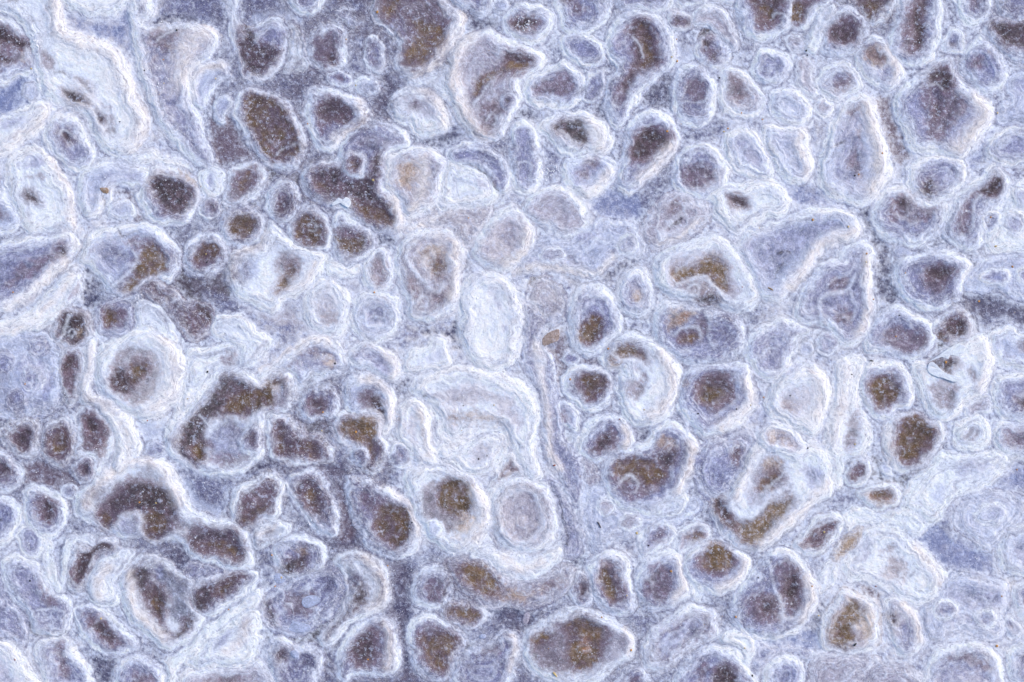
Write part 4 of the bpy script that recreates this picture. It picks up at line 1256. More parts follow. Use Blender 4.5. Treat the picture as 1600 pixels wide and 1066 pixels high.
def spline(pts, closed, n=5):
    P = np.array(pts, float); m = len(P); out = []
    rng = range(m if closed else m-1)
    for i in rng:
        if closed: p0, p1, p2, p3 = P[i-1], P[i], P[(i+1) % m], P[(i+2) % m]
        else: p0, p1, p2, p3 = P[max(i-1, 0)], P[i], P[i+1], P[min(i+2, m-1)]
        for k in range(n):
            t = k/n
            out.append(.5*((2*p1)+(-p0+p2)*t+(2*p0-5*p1+4*p2-p3)*t*t+(-p0+3*p1-3*p2+p3)*t**3))
    if not closed: out.append(P[-1])
    return np.array(out)

VEIL = '''5775443565665455
6785355665567756
7675446566577766
6855448966676666
6644777886667656
7566777964557756
5575457865577656
4465446775556567
6544545877656767
6655654555657877
8566544545566677'''
# ---------------------------------------------------------------- the height and mineral maps of the crust
STEP = 1.5
X0, X1, Y0, Y1 = -25.5, 1626.0, -25.5, 1092.0
gx = np.arange(X0, X1+.01, STEP); gy = np.arange(Y0, Y1+.01, STEP)
NX, NY = len(gx), len(gy)
GX, GY = np.meshgrid(gx, gy)
WX = GX+fbm(GX, GY, 26, 11, 3)*7+fbm(GX, GY, 6, 21, 2)*2.0      # everything drawn is bent a little, as grown crust is
WY = GY+fbm(GX, GY, 26, 31, 3)*7+fbm(GX, GY, 6, 41, 2)*2.0
N1 = fbm(GX, GY, 16, 51, 4); N2 = fbm(GX, GY, 5, 61, 3); N3 = fbm(GX, GY, 60, 71, 3); N4 = fbm(GX, GY, 9, 81, 4, .7)
N5 = vnoise(GX/2.1, GY/2.1, 95)+.7*vnoise(GX/4.3, GY/4.3, 96)+.25*(np.random.RandomState(4).rand(NY, NX)-.5)
def grainy(a, w_, k=.9): return np.where((a > .002) & (a < .998), sst(.0, 1., a+N5[w_]*k*4.6*a*(1-a)), a)

_v = np.array([[int(c) for c in r] for r in VEIL.split()], float)
def _bil(A, x, y):
    x = np.clip(x, 0, A.shape[1]-1.001); y = np.clip(y, 0, A.shape[0]-1.001); i = x.astype(int); j = y.astype(int); a = x-i; b = y-j
    a = a*a*(3-2*a); b = b*b*(3-2*b)
    return (A[j, i]*(1-a)+A[j, i+1]*a)*(1-b)+(A[j+1, i]*(1-a)+A[j+1, i+1]*a)*b
SALT = (_bil(_v, (WX+N3*60)/100-.5, (WY-N3*60)/100-.5)-5.4)/2.6+.6*N3       # where more salt has bloomed, -1 .. 1
SALT = np.clip(SALT, -1.1, 1.3)
def window(P, m):
    x0, y0 = P.min(0)-m; x1, y1 = P.max(0)+m
    i0 = max(0, int((x0-X0)/STEP)); i1 = min(NX, int((x1-X0)/STEP)+2)
    j0 = max(0, int((y0-Y0)/STEP)); j1 = min(NY, int((y1-Y0)/STEP)+2)
    return (slice(j0, max(j1, j0)), slice(i0, max(i1, i0)))

def sdist(P, closed, m):
    w_ = window(P, m+7)
    x = WX[w_]; y = WY[w_]
    if x.size == 0: return w_, None
    best = np.full(x.shape, 1e9); ins = np.zeros(x.shape, bool)
    n = len(P)
    for i in range(n if closed else n-1):
        ax, ay = P[i]; bx, by = P[(i+1) % n]
        dx, dy = bx-ax, by-ay; L = dx*dx+dy*dy+1e-9
        t = np.clip(((x-ax)*dx+(y-ay)*dy)/L, 0, 1)
        dd = (x-ax-t*dx)**2+(y-ay-t*dy)**2
        np.minimum(best, dd, out=best)
        if closed and ay != by:
            ins ^= ((ay > y) != (by > y)) & (x < dx*(y-ay)/(by-ay)+ax)
    d = np.sqrt(best)
    return w_, (np.where(ins, d, -d) if closed else d)

H = np.zeros((NY, NX)); C = np.empty((NY, NX, 3)); C[:] = PAL['base']
D = np.full((NY, NX), -40.0)            # depth inside the own mound (negative: distance outside)
BAND = np.zeros((NY, NX))               # slow coordinate across the growth rings
SPK = np.full((NY, NX), .75)            # how many loose crystals lie there
BUB = np.full((NY, NX), .35)            # bubbles under the glassy film of the low ground
STR = np.full((NY, NX), .45)            # how strongly the growth rings show
OWN = np.zeros((NY, NX), np.int32); PART = np.zeros((NY, NX), np.int32)
WHITE = np.zeros((NY, NX))

def mixc(w_, col, a):
    C[w_] = C[w_]*(1-a[..., None])+col*a[..., None]

C *= (1+.35*N1+.3*SALT)[..., None]

def pts(s): return [tuple(map(float, t.split(','))) for t in s.split()]

things = []; gutters = []
for line in DATA.strip().splitlines():
    f = line.strip()
    if not f: continue
    if f[0] == 'G':
        a = f.split(None, 3); gutters.append((a[1], float(a[2]), pts(a[3])))
    elif f[0] == 'M':
        a, lab = f.split('|'); _, tone, h = a.split()[:3]
        things.append(dict(tone=tone, h=float(h), label=lab.strip(), feats=[], soft='!' in a))
    elif f[0] == 'O': things[-1]['O'] = pts(f[1:])
    elif f[0] == 'K':
        a = f.split(None, 3); things[-1]['feats'].append(('K', a[1], float(a[2]), pts(a[3])))
    else:
        a = f.split(None, 2); things[-1]['feats'].append((a[0], '', float(a[1]), pts(a[2])))

for col, soft, P in gutters:
    w_, d = sdist(spline(P, True), True, soft*2)
    if d is None: continue
    a = sst(-soft*1.3, soft*1.3, d+N1[w_]*soft*2.2)*.9
    mixc(w_, PAL[col]*(1+.3*N4[w_])[..., None], a)
    H[w_] -= a*1.6
    BUB[w_] = np.maximum(BUB[w_], a*(.95 if col in 'bdm' else .5))
    SPK[w_] = SPK[w_]*(1-a)+a*.55
    STR[w_] = STR[w_]*(1-a)+a*.15

SOFTM = np.zeros((NY, NX), bool)
for ti, T in enumerate(things, 1):
    P = spline(T['O'], True)
    w_, d = sdist(P, True, 24)
    if d is None or (d > 0).sum() < 12: T['skip'] = True; continue
    inside = d > 0
    area = inside.sum(); old = OWN[w_]
    nested = False; inside0 = inside
    if (old[inside] > 0).any():
        v, c = np.unique(old[inside], return_counts=True); c = c[v > 0]; v = v[v > 0]
        if len(c) and c.max() > .6*area: nested = True
    grow = .6 if nested else min(5.0, 1.5+float(d.max())*.14)
    d = d+grow; inside = d > 0
    de = d.copy()
    if not nested:
        oc = (old > 0) & inside
        de[oc] = np.minimum(d[oc], (d[oc]-D[w_][oc])*1.2)
    claim = de > 0
    dm = float(d.max())
    rw = min(15., max(3.5, dm*.42))
    T['rw'] = rw
    hh = T['h']*(5.2 if dm > 14 else 3.2)*(.8 if nested else 1.)
    dn = de+N1[w_]*rw*.5
    # outer apron of scattered salt around the foot
    apron = np.exp(np.clip(d, -60, 0)/11.)*(d <= 0)*(OWN[w_] == 0)*(1-.55*BUB[w_])
    mixc(w_, PAL['w'], grainy(np.clip(apron*(.85+.8*N4[w_]+.3*SALT[w_]), 0, 1), w_, .5)*.72)
    ap2 = (d <= 0) & (OWN[w_] == 0)
    D[w_] = np.where(ap2, np.maximum(D[w_], d), D[w_])
    H[w_] += np.where(ap2, np.exp(d/5.)*1.0, 0)
    # body
    tone = PAL[T['tone']]
    inner = tone[None, None, :]*(1+.16*N1[w_]+.22*N4[w_]+.1*N3[w_])[..., None]
    a = claim*sst(0, 2.2, de)
    Cn = C[w_]*(1-a[..., None])+inner*a[..., None]
    q = dn/rw; wv = N3[w_]*.5+N1[w_]*.35
    crest = np.exp(-((q-.52-wv*.3)/np.clip(.46+.35*wv, .22, .7))**2)*np.clip(.95+.9*N3[w_]+.35*SALT[w_]+.3*N4[w_], .25, 1.1)
    body_ = sst(-4, 3., dn)*(1-sst(rw*.7, rw*1.9, dn+N4[w_]*rw*1.2))
    ln2 = np.exp(-((q-1.28+wv*.5)/.13)**2)*np.clip(.55+1.6*N3[w_]+.8*N4[w_], 0, 1)
    ln3 = np.exp(-((q-1.75+wv*.8)/.10)**2)*np.clip(.25-1.8*N3[w_]+.8*N4[w_], 0, .8)
    ln0 = np.exp(-((de-2.2)/1.3)**2)*np.clip(.5-1.2*N1[w_], 0, .8)
    ridge = np.clip(np.maximum.reduce([crest, .58*body_, ln2*.75, ln3*.6, ln0*.7]), 0, 1)*claim
    if T['soft']: ridge = np.maximum(.45*ridge, .0)
    ridge = grainy(ridge, w_, .22)*claim
    wcol = PAL['w']
    Cn = Cn*(1-ridge[..., None])+wcol*ridge[..., None]
    if not nested:
        seam = grainy(claim*(1-sst(-1.5, 5.5, de+N2[w_]*1.5+N4[w_]*3)), w_, .5)*np.clip(.66-.35*SALT[w_]+.5*N1[w_], .15, .95)          # grey joint where two mounds meet or the foot dips under
        Cn = Cn*(1-seam[..., None])+PAL['d']*1.35*seam[..., None]
    C[w_] = Cn
    if T['soft']: hh *= .6
    SOFTM[w_] = np.where(claim, T['soft'], SOFTM[w_])
    prof = sst(-2.5, rw*1.25, de)*1.0-.42*sst(rw*1.0, rw*2.6, de)
    H[w_] = np.where(claim, (H[w_] if nested else 0)+hh*prof+0, H[w_])
    D[w_] = np.where(claim, de, D[w_]); OWN[w_] = np.where(claim, ti, OWN[w_])
    kind = np.where(de < rw*1.15, 1, 2)
    PART[w_] = np.where(claim, kind, PART[w_])
    SPK[w_] = np.where(claim, .5, SPK[w_]); BUB[w_] = np.where(claim, 0, BUB[w_])
    STR[w_] = np.where(claim, .95-.55*sst(rw, rw*2.4, de), STR[w_])
    WHITE[w_] = np.where(claim, ridge, WHITE[w_])
    T['parts'] = {1: 'rim', 2: 'cap'}
    pid = 3
    for F, col, wd, fp in T['feats']:
        if F == 'K':
            v_, e = sdist(spline(fp, True), True, wd*2+16)
            if e is None: continue
            mine = OWN[v_] == ti
            if T['label'] == '': pass
            a = sst(-wd*1.2-1, wd*1.6+8, e+N1[v_]*wd*2.2+N4[v_]*5.5+N2[v_]*4.0+1)*mine
            a = grainy(a, v_, .5)*mine
            if col in 'oua':
                ha = sst(-13, 3, e+N4[v_]*6+N1[v_]*6)*mine*.72
                hc = PAL['m']*np.clip(1.12+.5*N4[v_]-.02*np.clip(e, -12, 12), .5, 1.6)[..., None]
                C[v_] = C[v_]*(1-ha[..., None])+hc*ha[..., None]
            k = 1+.75*N4[v_]+.35*N2[v_]+.5*N1[v_]
            if col in 'wcp': k = 1+.25*(k-1)
            a2 = a*(.93 if col in 'oua' else .8)*np.clip(.95-.25*N4[v_], 0, 1)
            C[v_] = C[v_]*(1-a2[..., None])+(PAL[col]*np.clip(k, .35, 2)[..., None])*a2[..., None]
            if col in 'oua': mixc(v_, PAL['m'], a*sst(.02, .45, N4[v_]-.5*N1[v_])*.65)
            # dark bottoms drink up stains: fringe of mauve round olive
            if col in 'oua':
                fr = 0*grainy(np.clip(np.exp(-((e+4)/10.)**2)*(.6+.9*N4[v_]), 0, 1), v_, .9)*mine*.6
                mixc(v_, PAL['m'], fr)
            dep = dict(a=2.4, o=2.6, u=2.4, m=1.2, g=.8, d=2.2, t=.6, r=.4, p=.4, b=1.2, c=0, w=-.6)[col]
            H[v_] -= a*dep*(T['h']**.5)
            SPK[v_] = SPK[v_]*(1-a)+a*dict(a=.4, o=.5, u=.5, m=.5, d=.6).get(col, .35)*np.clip(1+2.2*N3[v_]+1.5*N1[v_], .1, 2)
            STR[v_] = STR[v_]*(1-a)+a*(.22 if col in 'oumda' else .4)
            sel = (a > .5) & mine
            if sel.sum() > 14:
                PART[v_] = np.where(sel, pid, PART[v_])
                T['parts'][pid] = 'hollow' if col in 'ouda' else ('stain' if col in 'tr' else 'floor')
                pid += 1
        else:
            v_, e = sdist(spline(fp, False), False, wd*2.5+4)
            if e is None: continue
            mine = OWN[v_] == ti
            if F == 'L':
                a = np.exp(-(e/(wd*.75+.5))**2)*mine*(.8+.6*N2[v_])
                mixc(v_, PAL['w']*.93, np.clip(a, 0, 1)*.72)
                H[v_] += np.clip(a, 0, 1)*min(2.4, .6+wd*.45)
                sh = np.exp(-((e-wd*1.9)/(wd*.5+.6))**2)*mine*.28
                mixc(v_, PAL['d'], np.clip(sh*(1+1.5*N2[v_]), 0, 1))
                sel = (e < wd*.75+.6) & mine; nm = 'ridge'
            elif F == 'W':
                a = np.exp(-(e/(wd*1.05))**2)*mine
                mixc(v_, PAL['cream'], np.clip(a*(.9+.5*N4[v_]), 0, 1)*.9)  # white crust on crests, plus the sun's cream on lit flanks painted in
                H[v_] += a*wd*.22
                STR[v_] = np.maximum(STR[v_], a*.8); SPK[v_] *= (1-.6*a)
                sel = (e < wd*.6) & mine; nm = 'crest'
            else:
                a = np.exp(-(e/(wd*.55+.4))**2)*mine
                mixc(v_, PAL['u']*.7, np.clip(a*(.9+1.2*N2[v_]), 0, 1)*.9)
                H[v_] -= a*min(2.5, wd)
                sel = (e < wd*.7+.5) & mine; nm = 'fissure'
            if sel.sum() > 14:
                PART[v_] = np.where(sel, pid, PART[v_]); T['parts'][pid] = nm; pid += 1

def blur(A, n, k=2):
    for _ in range(k):
        for ax in (0, 1):
            P_ = np.pad(A, [(n, n) if a_ == ax else (0, 0) for a_ in (0, 1)], mode='edge'); c_ = np.cumsum(P_, axis=ax)
            z = np.zeros_like(np.take(c_, [0], axis=ax)); c_ = np.concatenate([z, c_], axis=ax); L_ = A.shape[ax]
            A = (np.take(c_, range(2*n+1, 2*n+1+L_), axis=ax)-np.take(c_, range(0, L_), axis=ax))/(2*n+1)
    return A
H = blur(H, 2)
for c_i in range(3): C[..., c_i] = .6*C[..., c_i]+.4*blur(C[..., c_i], 1, 1)
# growth rings: a slow noise whose third axis is the depth inside the mound
BAND = D+fbm(GX, GY, 34, 91, 3)*14
ring = vnoise(BAND*.55+GX*.012, GY*.02+BAND*.03, 201)*STR
ring2 = vnoise(BAND*.22+GX*.01+50, GY*.012, 203)*STR
LAND = (OWN > 0)
iso = vnoise(BAND/10., (GX+GY)/90., 401); iso2 = vnoise(BAND/6., (GX-GY)/70.+7, 403)
lines = np.clip(np.exp(-(iso/.07)**2)+.6*np.exp(-(iso2/.06)**2), 0, 1)*LAND*sst(.15, .8, STR+.25)*np.clip(.75+1.2*N1+.6*N4, 0, 1)
lines *= sst(.04, .22, C.mean(-1))
H += lines*1.0
LN = lines*.52
C = C*(1-LN[..., None])+PAL['w']*LN[..., None]
dkl = np.exp(-((iso-.16)/.06)**2)*LAND*sst(.2, .9, STR)*np.clip(.4+1.2*N4-.8*N1, 0, 1)*.5
C = C*(1-dkl[..., None])+(PAL['d']*1.2)*dkl[..., None]
H += (ring*.4+ring2*1.0)*np.where(LAND, 1, .25)*sst(0, 3, np.abs(D))
H += N2*.25*np.where(LAND, 1, .5)+N1*1.0+N4*.7*np.where(LAND, 1, .6)
C *= (1+.28*ring+.25*ring2)[..., None]
H += 1.0
gap = np.where(LAND, 0, sst(0, 10, -D))
gd = gap*grainy(np.clip(.35+1.3*N4+.8*N1, 0, 1), (slice(None), slice(None)), .8)*(1-BUB*.5)
C = C*(1-.5*gd[..., None])+PAL['d']*.5*gd[..., None]
# thin meandering salt threads over the low ground and, fainter, over the mounds
lum = C.mean(-1)
thr = np.exp(-(vnoise(WX/15, WY/15, 301)/.045)**2)*sst(-.1, .35, vnoise(GX/30, GY/30, 302)+.1+.25*SALT)
thr2 = np.exp(-(vnoise(WX/8, WY/8, 305)/.05)**2)*sst(0, .3, vnoise(GX/22, GY/22, 306)+.05+.2*SALT)
ta = np.clip(np.maximum(thr, .8*thr2)*np.where(LAND, np.where(SOFTM, .5, .22), .5)*(1+1.2*N2)*(1-.6*BUB), 0, 1)*sst(.03, .2, lum)
C = C*(1-ta[..., None])+PAL['w']*ta[..., None]
H += ta*1.2
# salt bloom and its lack
pos = np.clip(SALT, 0, 1)*np.clip(.5+1.0*N4+.5*N1, 0, 1)*sst(.05, .3, lum)*.5
C = C*(1-pos[..., None])+PAL['cream']*pos[..., None]
neg = np.clip(-SALT*1.5+.1, 0, 1)*np.clip(.65+1.0*N4-.6*N1, 0, 1)*sst(1.0, .35, WHITE)*.7
C = C*(1-neg[..., None])+(PAL['m']*.55+PAL['d']*.45)*neg[..., None]
lum = C.mean(-1)
C *= (1+.26*N5*(1-.75*sst(.2, .7, lum)))[..., None]
H = H*.62
C = np.clip(C, .012, .84)

# ---------------------------------------------------------------- material
def crust_material():
    m = bpy.data.materials.new('mineral_crust'); m.use_nodes = True
    n = m.node_tree.nodes; L = m.node_tree.links
    bs = n['Principled BSDF']
    def N(t, **k):
        x = n.new(t)
        for a, b in k.items(): setattr(x, a, b)
        return x
    def M(op, a, b=None, c=None, clamp=False):
        x = n.new('ShaderNodeMath'); x.operation = op; x.use_clamp = clamp
        for i, v in enumerate((a, b, c)):
            if v is None: continue
            if isinstance(v, (int, float)): x.inputs[i].default_value = v
            else: L.new(v, x.inputs[i])
        return x.outputs[0]
    def MR(v, a, b, c=0., d=1.):
        x = n.new('ShaderNodeMapRange'); x.clamp = True
        L.new(v, x.inputs[0])
        for i, q in enumerate((a, b, c, d)): x.inputs[i+1].default_value = q
        return x.outputs[0]
    def MIX(fac, a, b):
        x = n.new('ShaderNodeMix'); x.data_type = 'RGBA'
        if isinstance(fac, float): x.inputs[0].default_value = fac
        else: L.new(fac, x.inputs[0])
        for i, v in ((6, a), (7, b)):
            if isinstance(v, tuple): x.inputs[i].default_value = v
            else: L.new(v, x.inputs[i])
        return x.outputs[2]
    geo = N('ShaderNodeNewGeometry')
    sc_ = N('ShaderNodeVectorMath', operation='SCALE'); L.new(geo.outputs['Position'], sc_.inputs[0]); sc_.inputs[3].default_value = 1000.0
    pos = sc_.outputs[0]
    flat = N('ShaderNodeVectorMath', operation='MULTIPLY'); L.new(pos, flat.inputs[0]); flat.inputs[1].default_value = (1, 1, .35)
    fp = flat.outputs[0]
    ca = N('ShaderNodeAttribute', attribute_name='mineral'); da = N('ShaderNodeAttribute', attribute_name='growth')
    sp = N('ShaderNodeSeparateColor'); L.new(da.outputs['Color'], sp.inputs[0])
    band = M('MULTIPLY', sp.outputs[0], 100.0); spk = sp.outputs[1]; bub = sp.outputs[2]; stv = da.outputs['Alpha']
    sep = N('ShaderNodeSeparateXYZ'); L.new(pos, sep.inputs[0])
    def ringnoise(kxy, kb, detail, rough):
        cb = N('ShaderNodeCombineXYZ')
        L.new(M('MULTIPLY', sep.outputs[0], kxy), cb.inputs[0]); L.new(M('MULTIPLY', sep.outputs[1], kxy), cb.inputs[1])
        L.new(M('MULTIPLY', band, kb), cb.inputs[2])
        x = N('ShaderNodeTexNoise'); x.inputs['Scale'].default_value = 1; x.inputs['Detail'].default_value = detail
        x.inputs['Roughness'].default_value = rough
        L.new(cb.outputs[0], x.inputs['Vector']); return x.outputs[0]
    r1 = ringnoise(.16, .50, 4, .7)
    r2 = ringnoise(.035, .20, 2, .6)
    def noise(s, det, rough):
        x = N('ShaderNodeTexNoise'); x.inputs['Scale'].default_value = s; x.inputs['Detail'].default_value = det
        x.inputs['Roughness'].default_value = rough; L.new(fp, x.inputs['Vector']); return x.outputs[0]
    fine = noise(.55, 4, .7); mid = noise(.13, 5, .65); big = noise(.03, 4, .6)
    # crystals lying loose: dots of unequal size
    def dots(s, lo, hi, smooth):
        v = N('ShaderNodeTexVoronoi'); v.inputs['Scale'].default_value = s; L.new(fp, v.inputs['Vector'])
        wn = N('ShaderNodeSeparateColor'); L.new(v.outputs['Color'], wn.inputs[0])
        rad = M('MULTIPLY', M('SUBTRACT', wn.outputs[0], lo), hi)
        return MR(M('SUBTRACT', rad, v.outputs['Distance']), 0, smooth), wn.outputs[1]
    clump = MR(mid, .40, .62)
    d1, _ = dots(.30, .45, .60, .12)
    d2, _ = dots(.55, .55, .9, .2)
    d3, _ = dots(.11, .72, .9, .10)
    dsum = M('MAXIMUM', M('MULTIPLY', d1, .95), M('MULTIPLY', d2, .85))
    dsum = M('MULTIPLY', dsum, M('MULTIPLY', clump, spk))
    dsum = M('MAXIMUM', dsum, M('MULTIPLY', d3, M('MULTIPLY', spk, .75)), clamp=True)
    # rings of bubbles in the film
    vb = N('ShaderNodeTexVoronoi'); vb.inputs['Scale'].default_value = .13; L.new(fp, vb.inputs['Vector'])
    wb = N('ShaderNodeSeparateColor'); L.new(vb.outputs['Color'], wb.inputs[0])
    rr = M('MULTIPLY', wb.outputs[0], .42)
    ringb = MR(M('ABSOLUTE', M('SUBTRACT', vb.outputs['Distance'], rr)), .0, .10, 1., 0.)
    ringb = M('MULTIPLY', M('MULTIPLY', ringb, bub), .38)
    # colour
    base = ca.outputs['Color']
    hs = N('ShaderNodeSeparateColor'); L.new(base, hs.inputs[0]); lum = hs.outputs[1]
    rs = M('MULTIPLY', MR(r1, .50, .66), stv)             # light threads
    rd = M('MULTIPLY', MR(r1, .47, .34), stv)             # grey threads
    c1 = MIX(M('MULTIPLY', rs, .62), base, (.78, .77, .79, 1))
    c2 = MIX(M('MULTIPLY', rd, .66), c1, (.17, .17, .25, 1))
    c2 = MIX(M('MULTIPLY', M('MULTIPLY', MR(r2, .52, .36), stv), .35), c2, (.22, .22, .31, 1))
    # grain
    gn = N('ShaderNodeMix', data_type='RGBA', blend_type='MULTIPLY'); gn.inputs[0].default_value = 1.0
    L.new(c2, gn.inputs[6])
    gsoft = MR(lum, .12, .60, .95, .34)
    gv = M('ADD', 1.0, M('MULTIPLY', M('SUBTRACT', M('MULTIPLY', MR(fine, .28, .72, .46, 1.5), MR(mid, .3, .7, .80, 1.16)), 1.0), gsoft))
    cg = N('ShaderNodeCombineColor')
    for i in range(3): L.new(gv, cg.inputs[i])
    L.new(cg.outputs[0], gn.inputs[7])
    # patches of salt bloom on anything dark
    bloom = M('MULTIPLY', MR(M('ADD', M('MULTIPLY', mid, 1.5), M('MULTIPLY', fine, .5)), 1.06, 1.22), .6)
    bloom = M('MULTIPLY', bloom, M('ADD', M('MULTIPLY', spk, .6), .25))
    c3 = MIX(bloom, gn.outputs[2], (.58, .65, .82, 1))
    c3 = MIX(ringb, c3, (.60, .62, .74, 1))
    # sharp little dark pits
    pits = MR(noise(.9, 2, .6), .30, .22)
    pits = M('MULTIPLY', pits, MR(mid, .55, .40))
    c3 = MIX(M('MULTIPLY', pits, .65), c3, (.06, .05, .07, 1))
    c4 = MIX(dsum, c3, (.78, .79, .84, 1))
    # rare yellow dust
    d4, w4 = dots(.14, .93, 2.6, .1)
    yel = M('MULTIPLY', d4, MR(big, .5, .56))
    c5 = MIX(M('MULTIPLY', yel, .8), c4, (.42, .26, .08, 1))
    L.new(c5, bs.inputs['Base Color'])
    L.new(M('SUBTRACT', .78, M('MULTIPLY', bub, .38)), bs.inputs['Roughness'])
    bs.inputs['Specular IOR Level'].default_value = .35
    # relief
    hgt = M('ADD', M('MULTIPLY', M('MULTIPLY', r1, stv), 1.0), M('MULTIPLY', fine, 1.0))
    hgt = M('ADD', hgt, M('MULTIPLY', mid, 1.6))
    hgt = M('ADD', hgt, M('MULTIPLY', dsum, .9))
    hgt = M('ADD', hgt, M('MULTIPLY', ringb, .5))
    hgt = M('SUBTRACT', hgt, M('MULTIPLY', pits, .8))
    bp = N('ShaderNodeBump'); bp.inputs['Strength'].default_value = .5; bp.inputs['Distance'].default_value = .001
    L.new(hgt, bp.inputs['Height']); L.new(bp.outputs[0], bs.inputs['Normal'])
    return m
MAT = crust_material()

def simple_material(name, col, rough=.7, var=.35, scale=400.):
    m = bpy.data.materials.new(name); m.use_nodes = True
    n = m.node_tree.nodes; L = m.node_tree.links; bs = n['Principled BSDF']
    tc = n.new('ShaderNodeTexCoord'); no = n.new('ShaderNodeTexNoise'); no.inputs['Scale'].default_value = scale
    no.inputs['Detail'].default_value = 4
    L.new(tc.outputs['Object'], no.inputs['Vector'])
    cr = n.new('ShaderNodeValToRGB'); L.new(no.outputs[0], cr.inputs[0])
    c = np.array(col)
    cr.color_ramp.elements[0].position = .3; cr.color_ramp.elements[0].color = (*np.clip(c*(1-var), 0, 1), 1)
    cr.color_ramp.elements[1].position = .7; cr.color_ramp.elements[1].color = (*np.clip(c*(1+var), 0, 1), 1)
    L.new(cr.outputs[0], bs.inputs['Base Color']); bs.inputs['Roughness'].default_value = rough
    bp = n.new('ShaderNodeBump'); bp.inputs['Distance'].default_value = .0006; L.new(no.outputs[0], bp.inputs['Height'])
    L.new(bp.outputs[0], bs.inputs['Normal'])
    return m

# ---------------------------------------------------------------- meshes out of the maps
def wx(x): return (x-MAPW/2)*S
def wy(y): return (MAPH/2-y)*S

gyy, gxx = np.gradient(H, STEP)
NRM = np.stack([-gxx, gyy, np.ones_like(H)], -1); NRM /= np.linalg.norm(NRM, axis=-1, keepdims=True)
VX = wx(GX); VY = wy(GY)
VERT = np.stack([VX, VY, H*S], -1).reshape(-1, 3)
NRMf = NRM.reshape(-1, 3)
COLf = np.concatenate([C, np.ones((NY, NX, 1))], -1).reshape(-1, 4)
DETf = np.stack([BAND/100., SPK, BUB, STR], -1).reshape(-1, 4)

def build_mesh(name, verts, quads, normals, colr, det):
    me = bpy.data.meshes.new(name)
    nv, nf = len(verts), len(quads)
    me.vertices.add(nv); me.vertices.foreach_set('co', verts.astype(np.float32).ravel())
    me.loops.add(nf*4); me.loops.foreach_set('vertex_index', quads.astype(np.int32).ravel())
    me.polygons.add(nf)
    me.polygons.foreach_set('loop_start', np.arange(0, nf*4, 4, dtype=np.int32))
    me.polygons.foreach_set('use_smooth', np.ones(nf, bool))
    me.update(calc_edges=True)
    for nm, arr in (('mineral', colr), ('growth', det)):
        a = me.attributes.new(nm, 'FLOAT_COLOR', 'POINT'); a.data.foreach_set('color', arr.astype(np.float32).ravel())
    if normals is not None: me.normals_split_custom_set_from_vertices(normals.astype(np.float32))
    me.materials.append(MAT)
    return me

jj, ii = np.meshgrid(np.arange(NY-1), np.arange(NX-1), indexing='ij')
fowner = OWN[:-1, :-1]; fpart = PART[:-1, :-1]*(fowner > 0)
v00 = (jj*NX+ii)
Q = np.stack([v00, v00+NX, v00+NX+1, v00+1], -1)          # counter-clockwise seen from above
key = fowner.astype(np.int64)*64+fpart
kg = key.copy()
def components(kg):
    lab = np.arange(kg.size, dtype=np.int32).reshape(kg.shape)
    eh = kg[:, 1:] == kg[:, :-1]; ev = kg[1:] == kg[:-1]
    while True:
        old_ = lab.copy()
        for _ in range(12):
            m_ = np.where(eh, np.minimum(lab[:, 1:], lab[:, :-1]), 0)
            lab[:, 1:] = np.where(eh, m_, lab[:, 1:]); lab[:, :-1] = np.where(eh, np.minimum(lab[:, :-1], lab[:, 1:]), lab[:, :-1])
            m_ = np.where(ev, np.minimum(lab[1:], lab[:-1]), 0)
            lab[1:] = np.where(ev, m_, lab[1:]); lab[:-1] = np.where(ev, np.minimum(lab[:-1], lab[1:]), lab[:-1])
            lab = lab.ravel()[lab]
        if (lab == old_).all(): return lab
# small crumbs of a part go to a neighbouring part of the same mound
for _ in range(4):
    lab = components(kg)
    cnt = np.bincount(lab.ravel(), minlength=kg.size)
    crumb = (cnt[lab] < 16) & (kg >= 64)
    if not crumb.any(): break
    changed = kg.copy()
    for ax, sh in ((0, 1), (0, -1), (1, 1), (1, -1)):
        for __ in range(3):
            nk = np.roll(changed, sh, ax); nc_ = np.roll(crumb, sh, ax)
            ok = crumb & ~nc_ & (nk//64 == changed//64)
            changed[ok] = nk[ok]; crumb = crumb & ~ok
    # an island of a mound cut off by its neighbours joins whoever surrounds it
    if _ == 3:
        for ax, sh in ((0, 1), (1, 1), (0, -1), (1, -1)):
            for __ in range(4):
                nk = np.roll(changed, sh, ax); nc_ = np.roll(crumb, sh, ax)
                ok = crumb & ~nc_; changed[ok] = nk[ok]; crumb = crumb & ~ok
    kg = changed
lab = components(kg); lab[kg < 64] = -1
lk = kg.ravel()*np.int64(kg.size)+np.where(lab.ravel() < 0, 0, lab.ravel())
ulk, comp = np.unique(lk, return_inverse=True)
keyof = ulk//kg.size                       # component number -> mound*64+part
flatkey = comp.ravel().astype(np.int64)
fo_own = (kg//64)
order = np.argsort(flatkey, kind='stable'); sk = flatkey[order]
uk, start = np.unique(sk, return_index=True); end = np.append(start[1:], len(sk))
Qf = Q.reshape(-1, 4)
SKIRT = -9.0*S
